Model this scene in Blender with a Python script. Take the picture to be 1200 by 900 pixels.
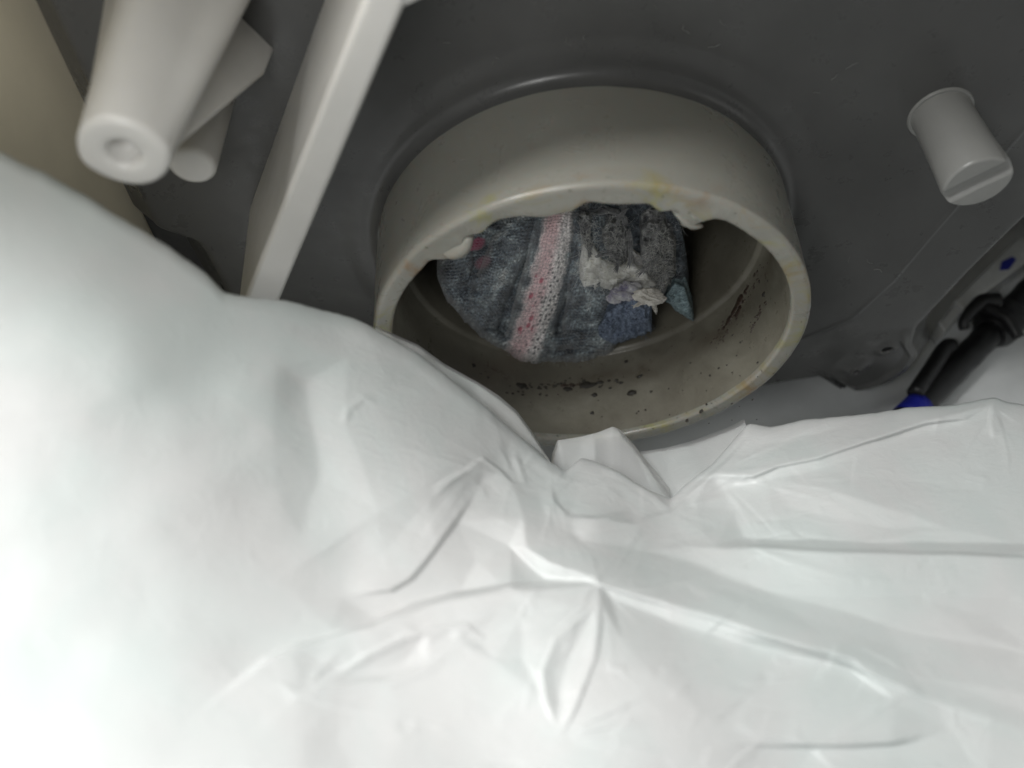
import bpy, math, random
import numpy as np

# ------------------------------------------------------------------ clear
for o in list(bpy.data.objects):
    bpy.data.objects.remove(o)
scene = bpy.context.scene
C = scene.collection
random.seed(7)
rng = np.random.default_rng(11)

# ------------------------------------------------------------------ camera
# everything is modelled in millimetres about the lens and scaled to metres
W = np.array([[0.9994970129237276, 0.017424502326999165, 0.02649731826434907],
              [-0.031713107015015195, 0.5491653031433464, 0.8351118180620668],
              [0.0, -0.8355320799000675, 0.5494416652001076]])   # columns: right, forward, up
FPX = 1039.0
OFF = np.array([0.0, 0.0, 206.0])
MM = 0.001

def m2w(p):
    return (np.asarray(p, float) + OFF) * MM

import mathutils
cam_d = bpy.data.cameras.new('camera')
cam = bpy.data.objects.new('camera', cam_d)
C.objects.link(cam)
R = mathutils.Matrix(((W[0, 0], W[0, 2], -W[0, 1]), (W[1, 0], W[1, 2], -W[1, 1]), (W[2, 0], W[2, 2], -W[2, 1]))).to_4x4()
cam.matrix_world = mathutils.Matrix.Translation(m2w((0, 0, 0))) @ R
cam_d.sensor_width = 36
cam_d.lens = 36 * FPX / 1200
cam_d.clip_start = 0.005
cam_d.clip_end = 20
cam_d.dof.use_dof = True
cam_d.dof.focus_distance = 0.170
cam_d.dof.aperture_fstop = 13.5
scene.camera = cam

# ------------------------------------------------------------------ light
world = bpy.data.worlds.new('World')
scene.world = world
world.use_nodes = True
bg = world.node_tree.nodes['Background']
bg.inputs[0].default_value = (0.90, 0.95, 1.0, 1)
bg.inputs[1].default_value = 0.06

def area(name, loc, target, size, power, col):
    d = bpy.data.lights.new(name, 'AREA')
    d.shape = 'DISK'
    d.size = size * MM
    d.energy = power
    d.color = col
    o = bpy.data.objects.new(name, d)
    C.objects.link(o)
    a = mathutils.Vector(m2w(loc)); b = mathutils.Vector(m2w(target))
    o.location = a
    o.rotation_euler = (b - a).to_track_quat('-Z', 'Y').to_euler()
    return o

area('window_light', (-178, 56, 205), (-10, 60, -110), 130, 2.0, (1.0, 1.0, 0.985))
area('fill_light', (-32, -8, 4), (-45, 90, -85), 50, 0.10, (1.0, 1.0, 0.98))  # added fill lamp beside the lens, brightens the boss and near film

vs = scene.view_settings
vs.view_transform = 'Standard'
vs.look = 'None'
vs.exposure = 0.0
vs.gamma = 1.0
vs.use_curve_mapping = False

# ------------------------------------------------------------------ geometry helpers
def ray(px, py):
    px = np.asarray(px, float); py = np.asarray(py, float)
    c = np.stack([(px - 600) / FPX, np.ones_like(px), -(py - 450) / FPX], -1)
    return c @ W.T
def on_y(px, py, Y):
    r = ray(px, py); return r * (np.asarray(Y) / r[..., 1])[..., None]
def on_z(px, py, Z):
    r = ray(px, py); return r * (np.asarray(Z) / r[..., 2])[..., None]
def at(px, py, d):
    return ray(px, py) * np.asarray(d, float)[..., None]

def empty(name, loc, label=None, cat=None, group=None):
    o = bpy.data.objects.new(name, None)
    o.empty_display_size = 0.01
    C.objects.link(o)
    o.location = m2w(loc)
    o['_mm'] = [float(v) for v in loc]
    if label: o['label'] = label
    if cat: o['category'] = cat
    if group: o['group'] = group
    return o

ORG = {}
def obj(name, verts, faces, mat, parent=None, smooth=True, kind=None, label=None, cat=None, uv=None, sharp=None):
    """ONE mesh object from world-mm vertices."""
    v = np.asarray(verts, float).reshape(-1, 3)
    # origin: parent's origin when parented, else the base centre
    if parent is None:
        org = np.array([(v[:, 0].min() + v[:, 0].max()) / 2, (v[:, 1].min() + v[:, 1].max()) / 2, v[:, 2].min()])
        porg = np.array([0, 0, 0.0]) - OFF
    else:
        org = v.mean(0)
        porg = ORG.get(parent.name, np.array(list(parent.get('_mm', (0, 0, 0)))))
    me = bpy.data.meshes.new(name)
    me.from_pydata([tuple(p) for p in (v - org) * MM], [], faces)
    me.update()
    if smooth:
        me.polygons.foreach_set('use_smooth', [True] * len(me.polygons))
    if uv is not None:
        lay = me.uv_layers.new(name='UVMap')
        li = np.zeros(len(me.loops), dtype=np.int32)
        me.loops.foreach_get('vertex_index', li)
        lay.data.foreach_set('uv', np.asarray(uv, float)[li].ravel())
    me.materials.append(mat)
    o = bpy.data.objects.new(name, me)
    C.objects.link(o)
    if parent is not None: o.parent = parent
    o.location = (org - porg) * MM
    ORG[o.name] = org
    if kind: o['kind'] = kind
    if label: o['label'] = label
    if cat: o['category'] = cat
    if sharp is not None:
        try:
            me.set_sharp_from_angle(angle=math.radians(sharp))
        except Exception: pass
    return o

def grid_faces(nr, nc, wrap=False, base=0, flip=False):
    i, j = np.meshgrid(np.arange(nr - 1), np.arange(nc if wrap else nc - 1), indexing='ij')
    j2 = (j + 1) % nc
    a = base + i * nc + j; b = base + i * nc + j2; c = base + (i + 1) * nc + j2; d = base + (i + 1) * nc + j
    f = np.stack([a, d, c, b] if flip else [a, b, c, d], -1).reshape(-1, 4)
    return f.tolist()

def sweep(path, radii, seg=12, caps=True, flat=None):
    """tube along a polyline (mm)"""
    p = np.asarray(path, float)
    n = len(p)
    r = np.broadcast_to(np.asarray(radii, float), (n,))
    t = np.gradient(p, axis=0); t /= np.linalg.norm(t, axis=1)[:, None] + 1e-12
    up = np.array([0.13, 0.27, 1.0])
    if abs(t[0] @ up) > 0.9 * np.linalg.norm(up): up = np.array([1.0, 0.2, 0.1])
    V = []
    for k in range(n):
        a = np.cross(t[k], up); a /= np.linalg.norm(a) + 1e-12
        b = np.cross(a, t[k]); up = b
        th = np.linspace(0, 2 * np.pi, seg, endpoint=False)
        V.append(p[k] + r[k] * (np.cos(th)[:, None] * a + np.sin(th)[:, None] * b * (flat or 1.0)))
    F = grid_faces(n, seg, True)
    V = np.concatenate(V)
    if caps:
        F.append(list(range(seg))[::-1]); F.append(list(range((n - 1) * seg, n * seg)))
    return V, F

def smooth_path(pts, n):
    p = np.asarray(pts, float)
    d = np.r_[0, np.cumsum(np.linalg.norm(np.diff(p, axis=0), axis=1))]
    s = np.linspace(0, d[-1], n)
    q = np.stack([np.interp(s, d, p[:, k]) for k in range(p.shape[1])], 1)
    for _ in range(max(2, n // max(2, len(p)) // 2)):
        q[1:-1] = (q[:-2] + 2 * q[1:-1] + q[2:]) / 4
    return q

def join(parts):
    V, F, o = [], [], 0
    for v, f in parts:
        V.append(np.asarray(v)); F += [[i + o for i in g] for g in f]; o += len(v)
    return np.concatenate(V), F

def vnoise(x, y, seed=0):
    """smooth 2-D value noise in -1..1"""
    xi = np.floor(x).astype(np.int64); yi = np.floor(y).astype(np.int64)
    fx = x - xi; fy = y - yi
    fx = fx * fx * fx * (fx * (fx * 6 - 15) + 10); fy = fy * fy * fy * (fy * (fy * 6 - 15) + 10)
    def h(a, b):
        n = (a * 374761393 + b * 668265263 + seed * 1442695041) & 0x7fffffff
        n = ((n ^ (n >> 13)) * 1274126177) & 0x7fffffff
        return ((n ^ (n >> 16)) & 0xffff) / 32767.5 - 1
    return (h(xi, yi) * (1 - fx) + h(xi + 1, yi) * fx) * (1 - fy) + (h(xi, yi + 1) * (1 - fx) + h(xi + 1, yi + 1) * fx) * fy
def fbm(x, y, seed=0, oct=4):
    s = 0; a = 1.0; t = 0
    for k in range(oct):
        s = s + a * vnoise(x * 2 ** k, y * 2 ** k, seed + k); t += a; a *= 0.5
    return s / t
def ss(a, b, x):
    t = np.clip((x - a) / (b - a), 0, 1); return t * t * (3 - 2 * t)

def seg_dist(px, py, poly):
    """distance, side (+ = below for left-to-right travel), arc parameter 0..1"""
    P = np.asarray(poly, float)
    L = np.r_[0, np.cumsum(np.hypot(*np.diff(P, axis=0).T))]
    best = np.full(px.shape, 1e9); side = np.zeros(px.shape); par = np.zeros(px.shape)
    for k in range(len(P) - 1):
        ax, ay = P[k]; bx, by = P[k + 1]; dx, dy = bx - ax, by - ay; l2 = dx * dx + dy * dy
        tr = ((px - ax) * dx + (py - ay) * dy) / l2
        t = np.clip(tr, 0, 1)
        d = np.hypot(px - ax - t * dx, py - ay - t * dy)
        m = d < best
        best = np.where(m, d, best)
        side = np.where(m, np.sign(dx * (py - ay) - dy * (px - ax)), side)
        par = np.where(m, (L[k] + t * (L[k + 1] - L[k])) / L[-1], par)
    return best, side, par

# ------------------------------------------------------------------ material helpers
def new_mat(name):
    m = bpy.data.materials.new(name); m.use_nodes = True
    nt = m.node_tree; nt.nodes.clear()
    out = nt.nodes.new('ShaderNodeOutputMaterial')
    return m, nt, out
def N(nt, t, **kw):
    n = nt.nodes.new(t)
    for k, v in kw.items():
        if k.startswith('i_'):
            key = k[2:].replace('_', ' ')
            n.inputs[key].default_value = v
        else: setattr(n, k, v)
    return n
def noise(nt, scale, detail=4, rough=0.55, vec=None, dist=0.0):
    n = nt.nodes.new('ShaderNodeTexNoise')
    n.inputs['Scale'].default_value = scale; n.inputs['Detail'].default_value = detail
    n.inputs['Roughness'].default_value = rough; n.inputs['Distortion'].default_value = dist
    if vec is not None: nt.links.new(vec, n.inputs['Vector'])
    return n
def ramp(nt, fac, stops):
    r = nt.nodes.new('ShaderNodeValToRGB')
    el = r.color_ramp.elements
    while len(el) > 1: el.remove(el[-1])
    for k, (p, c) in enumerate(stops):
        e = el[0] if k == 0 else el.new(p)
        e.position = p
        e.color = (c[0], c[1], c[2], 1) if not np.isscalar(c) else (c, c, c, 1)
    nt.links.new(fac, r.inputs[0])
    return r
def mixc(nt, fac, a, b):
    m = nt.nodes.new('ShaderNodeMix'); m.data_type = 'RGBA'
    for s, v in ((0, fac), (6, a), (7, b)):
        if hasattr(v, 'is_output'): nt.links.new(v, m.inputs[s])
        else: m.inputs[s].default_value = v if np.isscalar(v) else (v[0], v[1], v[2], 1)
    return m.outputs[2]
def math_(nt, op, a, b=0.0, clamp=False):
    m = nt.nodes.new('ShaderNodeMath'); m.operation = op; m.use_clamp = clamp
    for s, v in ((0, a), (1, b)):
        if hasattr(v, 'is_output'): nt.links.new(v, m.inputs[s])
        else: m.inputs[s].default_value = v
    return m.outputs[0]

def plastic(name, col, rough=0.34, var=0.10, sss=0.0, bump=0.12, scratch=True, stain=None, spec=0.5):
    m, nt, out = new_mat(name)
    b = nt.nodes.new('ShaderNodeBsdfPrincipled')
    geo = nt.nodes.new('ShaderNodeNewGeometry')
    pos = geo.outputs['Position']
    n1 = noise(nt, 55, 5, 0.6, pos)
    c = ramp(nt, n1.outputs[0], [(0.3, [v * (1 - var) for v in col]), (0.7, [min(1, v * (1 + var)) for v in col])]).outputs[0]
    if stain:
        n2 = noise(nt, stain[1], 6, 0.65, pos, 0.6)
        f = ramp(nt, n2.outputs[0], [(stain[2], 0.0), (stain[3], 1.0)]).outputs[0]
        c = mixc(nt, f, c, stain[0])
    nt.links.new(c, b.inputs['Base Color'])
    n3 = noise(nt, 140, 5, 0.7, pos)
    r = ramp(nt, n3.outputs[0], [(0.3, rough * 0.75), (0.75, min(1, rough * 1.35))]).outputs[0]
    nt.links.new(r, b.inputs['Roughness'])
    b.inputs['Specular IOR Level'].default_value = spec
    if sss:
        b.inputs['Subsurface Weight'].default_value = sss
        b.inputs['Subsurface Radius'].default_value = (1.0, 0.9, 0.7)
        b.inputs['Subsurface Scale'].default_value = 0.0025
    n4 = noise(nt, 900, 3, 0.6, pos)
    h = n4.outputs[0]
    if scratch:
        mp = nt.nodes.new('ShaderNodeMapping'); nt.links.new(pos, mp.inputs[0])
        mp.inputs['Scale'].default_value = (1, 1, 0.12); mp.inputs['Rotation'].default_value = (0.2, 0.5, 0.3)
        n5 = noise(nt, 700, 2, 0.5, mp.outputs[0])
        s = ramp(nt, n5.outputs[0], [(0.70, 0.0), (0.76, 1.0)]).outputs[0]
        h = math_(nt, 'ADD', math_(nt, 'MULTIPLY', h, 0.6), math_(nt, 'MULTIPLY', s, 0.5))
    bp = nt.nodes.new('ShaderNodeBump'); bp.inputs['Strength'].default_value = bump; bp.inputs['Distance'].default_value = 0.0004
    nt.links.new(h, bp.inputs['Height']); nt.links.new(bp.outputs[0], b.inputs['Normal'])
    nt.links.new(b.outputs[0], out.inputs[0])
    return m

M_tub = plastic('shaded_grey_polypropylene', (0.080, 0.080, 0.078), 0.31, 0.10, bump=0.03, spec=0.34, scratch=False, stain=((0.11, 0.11, 0.106), 30, 0.55, 0.8))  # darker than the other moulded parts: the wall's shade is in the colour
def spout_mat():
    m, nt, out = new_mat('aged_spout_plastic')
    b = nt.nodes.new('ShaderNodeBsdfPrincipled')
    geo = nt.nodes.new('ShaderNodeNewGeometry'); pos = geo.outputs['Position']
    sep = nt.nodes.new('ShaderNodeSeparateXYZ'); nt.links.new(pos, sep.inputs[0])
    n1 = noise(nt, 40, 4, 0.55, pos)
    c = ramp(nt, n1.outputs[0], [(0.3, (0.222, 0.217, 0.19)), (0.7, (0.262, 0.256, 0.225))]).outputs[0]
    lip = ramp(nt, math_(nt, 'MULTIPLY', math_(nt, 'SUBTRACT', sep.outputs[1], 0.0965), 250.0), [(0.0, 1.0), (0.5, 0.6), (1.0, 0.0)]).outputs[0]
    n2 = noise(nt, 95, 6, 0.7, pos, 0.8)
    f = math_(nt, 'MULTIPLY', lip, ramp(nt, n2.outputs[0], [(0.50, 0.0), (0.66, 0.9)]).outputs[0])
    n3 = noise(nt, 60, 2, 0.5, pos)
    sl = ramp(nt, n3.outputs[0], [(0.4, (0.24, 0.23, 0.07)), (0.6, (0.22, 0.13, 0.06))]).outputs[0]
    c = mixc(nt, f, c, sl)
    n4 = noise(nt, 1100, 2, 0.5, pos)
    c = mixc(nt, math_(nt, 'MULTIPLY', lip, ramp(nt, n4.outputs[0], [(0.68, 0.0), (0.74, 0.8)]).outputs[0]), c, (0.06, 0.05, 0.03))
    nt.links.new(c, b.inputs['Base Color'])
    nt.links.new(ramp(nt, n2.outputs[0], [(0.3, 0.22), (0.75, 0.42)]).outputs[0], b.inputs['Roughness'])
    b.inputs['Subsurface Weight'].default_value = 0.2; b.inputs['Subsurface Scale'].default_value = 0.002
    mp = nt.nodes.new('ShaderNodeMapping'); nt.links.new(pos, mp.inputs[0]); mp.inputs['Scale'].default_value = (0.35, 1, 0.6); mp.inputs['Rotation'].default_value = (0, 0.6, 0.3)
    n5 = noise(nt, 800, 2, 0.5, mp.outputs[0])
    h = math_(nt, 'ADD', math_(nt, 'MULTIPLY', ramp(nt, n5.outputs[0], [(0.70, 0.0), (0.74, 1.0)]).outputs[0], 0.5), math_(nt, 'MULTIPLY', n2.outputs[0], math_(nt, 'MULTIPLY', lip, 0.8)))
    bp = nt.nodes.new('ShaderNodeBump'); bp.inputs['Strength'].default_value = 0.2; bp.inputs['Distance'].default_value = 0.0006
    nt.links.new(h, bp.inputs['Height']); nt.links.new(bp.outputs[0], b.inputs['Normal'])
    nt.links.new(b.outputs[0], out.inputs[0])
    return m
M_spout = spout_mat()
M_boss = plastic('pale_boss_plastic', (0.50, 0.49, 0.465), 0.38, 0.06, sss=0.2)
M_post = plastic('lit_post_plastic', (0.23, 0.23, 0.22), 0.33, 0.08)  # same plastic as the wall; paler base stands in for light on it
M_beige = plastic('beige_painted_metal', (0.86, 0.78, 0.60), 0.5, 0.05, bump=0.05, scratch=False)
M_floor = plastic('pale_grey_base', (0.78, 0.80, 0.80), 0.45, 0.08, bump=0.08)
M_black = plastic('black_plastic', (0.012, 0.012, 0.013), 0.42, 0.2, bump=0.2)
M_blue = plastic('blue_tape', (0.015, 0.022, 0.30), 0.45, 0.15, bump=0.25)
M_grime = plastic('black_grime', (0.022, 0.019, 0.014), 0.6, 0.3, bump=0.4, scratch=False)
M_rust = plastic('brown_slime', (0.045, 0.030, 0.022), 0.35, 0.4, bump=0.4, scratch=False)
M_dark = plastic('cavity_shade_plastic', (0.03, 0.03, 0.03), 0.6, 0.1)  # near-black base stands in for the shade in holes and gaps
M_clear = plastic('milky_connector_plastic', (0.62, 0.63, 0.62), 0.25, 0.08, sss=0.3)

def spout_inner_mat():
    m, nt, out = new_mat('scummed_spout_bore')
    b = nt.nodes.new('ShaderNodeBsdfPrincipled')
    geo = nt.nodes.new('ShaderNodeNewGeometry'); pos = geo.outputs['Position']
    n1 = noise(nt, 60, 6, 0.65, pos, 0.4)
    c = ramp(nt, n1.outputs[0], [(0.30, (0.115, 0.105, 0.082)), (0.55, (0.175, 0.165, 0.132)), (0.8, (0.235, 0.225, 0.188))]).outputs[0]
    n2 = noise(nt, 260, 6, 0.7, pos, 0.3)
    n2b = noise(nt, 45, 3, 0.5, pos)
    f = math_(nt, 'MULTIPLY', ramp(nt, n2.outputs[0], [(0.60, 0.0), (0.72, 1.0)]).outputs[0],
              ramp(nt, n2b.outputs[0], [(0.45, 0.0), (0.65, 0.85)]).outputs[0])
    c = mixc(nt, f, c, (0.09, 0.075, 0.05))
    n3 = noise(nt, 900, 3, 0.6, pos)
    f2 = ramp(nt, n3.outputs[0], [(0.70, 0.0), (0.75, 0.8)]).outputs[0]
    c = mixc(nt, f2, c, (0.05, 0.042, 0.03))
    sep = nt.nodes.new('ShaderNodeSeparateXYZ'); nt.links.new(pos, sep.inputs[0])
    n4 = noise(nt, 120, 5, 0.7, pos, 0.5)
    yb = math_(nt, 'ADD', sep.outputs[1], math_(nt, 'MULTIPLY', math_(nt, 'SUBTRACT', n4.outputs[0], 0.5), 0.006))
    band = ramp(nt, math_(nt, 'MULTIPLY', math_(nt, 'ABSOLUTE', math_(nt, 'SUBTRACT', yb, 0.1125)), 220.0), [(0.1, 1.0), (1.0, 0.0)]).outputs[0]
    sm = math_(nt, 'MULTIPLY', band, ramp(nt, n1.outputs[0], [(0.42, 0.15), (0.62, 0.8)]).outputs[0])
    c = mixc(nt, sm, c, (0.055, 0.043, 0.028))
    deep_shade = ramp(nt, math_(nt, 'MULTIPLY', math_(nt, 'SUBTRACT', sep.outputs[1], 0.117), 300.0), [(0.0, 0.0), (1.0, 0.2)]).outputs[0]  # shade put into the colour, growing with depth in the bore
    c = mixc(nt, deep_shade, c, (0.10, 0.085, 0.06))
    nt.links.new(c, b.inputs['Base Color'])
    nt.links.new(ramp(nt, n2.outputs[0], [(0.3, 0.22), (0.7, 0.5)]).outputs[0], b.inputs['Roughness'])
    bp = nt.nodes.new('ShaderNodeBump'); bp.inputs['Strength'].default_value = 0.25; bp.inputs['Distance'].default_value = 0.0005
    nt.links.new(n2.outputs[0], bp.inputs['Height']); nt.links.new(bp.outputs[0], b.inputs['Normal'])
    nt.links.new(b.outputs[0], out.inputs[0])
    return m
M_bore = spout_inner_mat()

def film_mat(name, clear, tint=(0.785, 0.79, 0.785)):
    m, nt, out = new_mat(name)
    geo = nt.nodes.new('ShaderNodeNewGeometry'); pos = geo.outputs['Position']
    n1 = noise(nt, 32, 4, 0.6, pos, 0.5)
    c = ramp(nt, n1.outputs[0], [(0.38, (tint[0] * 0.95, tint[1] * 0.998, tint[2] * 0.99)), (0.56, tint), (0.8, (tint[0] * 1.01, tint[1] * 0.985, tint[2] * 0.985))]).outputs[0]
    # fine micro-wrinkles of thin polythene
    mp = nt.nodes.new('ShaderNodeMapping'); nt.links.new(pos, mp.inputs[0]); mp.inputs['Scale'].default_value = (1, 1.6, 1)
    n2 = noise(nt, 210, 6, 0.62, mp.outputs[0], 1.2)
    n3 = noise(nt, 1500, 3, 0.5, pos)
    rid = math_(nt, 'ABSOLUTE', math_(nt, 'SUBTRACT', n2.outputs[0], 0.5))
    h = math_(nt, 'ADD', math_(nt, 'MULTIPLY', rid, 1.0), math_(nt, 'MULTIPLY', n3.outputs[0], 0.06))
    bp = nt.nodes.new('ShaderNodeBump'); bp.inputs['Strength'].default_value = 0.16; bp.inputs['Distance'].default_value = 0.0012
    nt.links.new(h, bp.inputs['Height'])
    d = nt.nodes.new('ShaderNodeBsdfDiffuse'); t = nt.nodes.new('ShaderNodeBsdfTranslucent')
    g = nt.nodes.new('ShaderNodeBsdfGlossy'); g.inputs['Roughness'].default_value = 0.30 if clear < 0.2 else 0.5
    tr = nt.nodes.new('ShaderNodeBsdfTransparent')
    for s in (d, t):
        nt.links.new(c, s.inputs['Color'])
    for s in (d, t, g):
        nt.links.new(bp.outputs[0], s.inputs['Normal'])
    m1 = nt.nodes.new('ShaderNodeMixShader'); m1.inputs[0].default_value = 0.45
    nt.links.new(d.outputs[0], m1.inputs[1]); nt.links.new(t.outputs[0], m1.inputs[2])
    m2 = nt.nodes.new('ShaderNodeMixShader'); m2.inputs[0].default_value = clear
    nt.links.new(m1.outputs[0], m2.inputs[1]); nt.links.new(tr.outputs[0], m2.inputs[2])
    fr = nt.nodes.new('ShaderNodeFresnel'); fr.inputs[0].default_value = 1.4
    nt.links.new(bp.outputs[0], fr.inputs['Normal'])
    m3 = nt.nodes.new('ShaderNodeMixShader')
    nt.links.new(math_(nt, 'MULTIPLY', fr.outputs[0], 0.8), m3.inputs[0])
    nt.links.new(m2.outputs[0], m3.inputs[1]); nt.links.new(g.outputs[0], m3.inputs[2])
    nt.links.new(m3.outputs[0], out.inputs[0])
    return m
M_film = film_mat('white_polythene_film', 0.05)
M_flap = film_mat('single_polythene_film', 0.42)

# ------------------------------------------------------------------ the tub
CX, CZ, YR, YP = 17.588, -133.584, 96.527, 121.5      # spout axis, rim plane, wall plane
tub = empty('washer_tub', (CX, YP, -200), 'grey plastic washing machine tub wall with a short open drain spout', 'washer tub')

# wall: polar sheet round the spout
outline = np.array([(-63.5, -20), (-63.5, -80), (-63.7, -126.9), (-57.2, -130.6), (-56.2, -134), (-55, -150), (-50, -190), (-20, -200), (30, -196),
                    (69, -188.4), (83.9, -185.2), (86.8, -189.6), (90.5, -192.6), (95, -193), (99.5, -190.5), (102.6, -184.5), (102.6, -177.5), (98.6, -171.8), (97.6, -166),
                    (101, -147), (105.6, -129.4), (109.5, -105), (114, -60), (117, -20)])
pol = np.vstack([outline, outline[:1]])
# densify + soften the outline
d = np.r_[0, np.cumsum(np.hypot(*np.diff(pol, axis=0).T))]
s = np.linspace(0, d[-1], 4000)
ox = np.interp(s, d, pol[:, 0]); oz = np.interp(s, d, pol[:, 1])
k = np.hanning(27); k /= k.sum()
ox = np.convolve(np.r_[ox[-40:], ox, ox[:40]], k, 'same')[40:-40]; oz = np.convolve(np.r_[oz[-40:], oz, oz[:40]], k, 'same')[40:-40]
ang = np.arctan2(oz - CZ, ox - CX); rad = np.hypot(ox - CX, oz - CZ)
o_ = np.argsort(ang)
NT = 1100
th = np.linspace(-np.pi, np.pi, NT, endpoint=False)
rho = np.interp(th, ang[o_], rad[o_], period=2 * np.pi)
# arc spacing denser towards the ear: fine everywhere (~0.5 mm)
tfr = np.r_[np.linspace(0, 1, 14) * 0, ]
rows = []
for fr in np.r_[np.linspace(0, 1, 30)]:                 # fillet zone r = 40.2 .. 47
    rows.append(np.full(NT, 40.2 + 7.8 * fr))
for fr in np.linspace(0, 1, 120)[1:]:
    rows.append(48 + (rho - 48) * fr)
Rr = np.array(rows)
px_ = CX + Rr * np.cos(th); pz_ = CZ + Rr * np.sin(th)
yy = np.full_like(px_, YP)
q = np.clip((42.6 - Rr) / 2.4, 0, 1)
yy -= 2.4 * (1 - np.sqrt(np.maximum(0, 1 - q ** 2)))
yy -= 0.5 * ss(48.0, 43.5, Rr)                           # low moulded ring round the spout
crease = [(60, -174.5), (72.1, -168.8), (81.6, -161.3), (86.3, -148.2), (89.2, -132.6), (94.8, -107.1), (99, -80), (103, -20)]
cd, cs, cp = seg_dist(px_, pz_, crease)
outer = cs * np.where(pz_ > -400, 1, 1) > 0
sgn = np.where(((px_ - CX) ** 2 + (pz_ - CZ) ** 2) > 0, cs, cs)
# which side is outward: sample
_, s0, _ = seg_dist(np.array([CX]), np.array([CZ]), crease)
out_m = (cs != s0[0]) & (pz_ < -15) & (px_ > 40)
yy -= 0.22 * np.exp(-(cd / 0.45) ** 2) * (px_ > 55)
yy += np.where(out_m, np.minimum(0.04 * cd, 3.0), 0) * ss(58, 76, px_)
ear = ss(84, 88, px_) * ss(-166, -172, pz_)
yy -= 1.0 * ear * np.exp(-((rho[None] - Rr - 1.6) / 1.0) ** 2) + 0.5 * ear
# holes of the ear
holes = [on_y(np.array(1002.), np.array(431.), YP), on_y(np.array(1039.), np.array(409.), YP)]
for hk, h in enumerate(holes):
    r = np.hypot(px_ - h[0], pz_ - h[2])
    if hk == 0:
        yy -= 1.5 * np.exp(-(r / 2.8) ** 2); yy += 1.2 * np.exp(-(r / 0.8) ** 2)
    else:
        yy -= 0.5 * np.exp(-((r - 2.0) / 0.5) ** 2); yy += 3.0 * (1 - ss(1.0, 1.5, r))
yy += 0.12 * fbm(px_ / 22, pz_ / 22, 3, 2)
V = [np.stack([px_, yy, pz_], -1).reshape(-1, 3)]
ye = yy[-1]
extra = []
for a in np.linspace(0, 1, 8)[1:]:
    extra.append((2.2 * math.sin(a * 1.15), 2.2 * (1 - math.cos(a * 1.15))))
e0 = extra[-1]
extra += [(e0[0] + 3.0, e0[1] + 2.6), (e0[0] + 6.0, e0[1] + 5.6), (e0[0] + 7.0, e0[1] + 8), (e0[0] + 7.3, e0[1] + 16)]
for dr, dy in extra:
    rr = rho + dr
    V.append(np.stack([CX + rr * np.cos(th), ye + dy, CZ + rr * np.sin(th)], -1))
V = np.concatenate(V)
nrow = len(rows) + len(extra)
obj('tub_wall', V, grid_faces(nrow, NT, True), M_tub, tub)

for hk, h in enumerate(holes):
    a = np.linspace(-np.pi, np.pi, 40, endpoint=False)
    yh = YP + (1.1 if hk == 0 else 2.2)
    k0 = int(np.argmin((px_ - h[0]) ** 2 + (pz_ - h[2]) ** 2 + (np.abs(np.hypot(px_ - h[0], pz_ - h[2]) - 2.2) > 0.5) * 1e3))
    yh = yy.ravel()[k0]
    pr_ = [(2.3, yh + 0.3), (2.1, yh - 0.15), (1.7, yh - 0.35), (1.35, yh - 0.25), (1.2, yh + 0.3)] if hk else [(1.5, yh + 0.3), (1.3, yh - 0.6), (1.0, yh - 0.75), (0.7, yh - 0.6), (0.6, yh - 0.2)]
    v = np.concatenate([np.stack([h[0] + r * np.cos(a), np.full(40, y), h[2] + r * np.sin(a)], -1) for r, y in pr_])
    sh = obj('screw_hole', v, grid_faces(5, 40, True), M_tub, tub)
    r0, y0 = pr_[-1]
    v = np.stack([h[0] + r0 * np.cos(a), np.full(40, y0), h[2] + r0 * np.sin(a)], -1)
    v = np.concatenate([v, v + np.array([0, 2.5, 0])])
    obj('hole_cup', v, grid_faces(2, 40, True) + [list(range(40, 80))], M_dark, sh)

# spout: lathe about the Y axis, with the drooping moulding flash on its lip
def theta_of(px, py):
    p = on_y(np.array(float(px)), np.array(float(py)), YR); return math.atan2(p[2] - CZ, p[0] - CX)
NS = 900
ts = np.linspace(-np.pi, np.pi, NS, endpoint=False)
prof = [(40.2, YP - 2.9), (40.15, YP - 8), (40.1, YR + 10), (40.0, YR + 4), (40.0, YR + 1.2)]
for a in np.linspace(0, np.pi / 2, 6): prof.append((40.0 - 0.9 + 0.9 * math.cos(a), YR + 0.9 - 0.9 * math.sin(a)))
prof += [(38.4, YR + 0.02), (37.6, YR + 0.1)]
lip0 = len(prof)
for a in np.linspace(0, np.pi / 2, 6): prof.append((37.2 - 0.7 * math.sin(a), YR + 0.15 + 0.7 - 0.7 * math.cos(a)))
lip1 = len(prof)
prof += [(36.5, YR + 1.0), (36.5, YR + 1.2), (36.48, YR + 1.5)]
bumps = [(theta_of(530, 292), 0.050, 3.6), (theta_of(512, 298), 0.035, 1.2), (theta_of(640, 245), 0.11, 2.0), (theta_of(668, 243), 0.05, 0.9),
         (theta_of(805, 262), 0.065, 3.6), (theta_of(775, 248), 0.05, 1.6), (theta_of(725, 238), 0.12, 0.9), (theta_of(560, 270), 0.05, 0.8)]
def dth(a, b): return (a - b + np.pi) % (2 * np.pi) - np.pi
rough_lip = 0.18 * fbm(ts * 14 + 60, ts * 0 + 3.1, 5, 3) + 0.12
bump = sum(h * np.exp(-(dth(ts, t0) / w) ** 2) for t0, w, h in bumps) + np.clip(rough_lip, 0, 1) * ss(0.2, 0.9, np.sin(ts))
V = []
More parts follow.
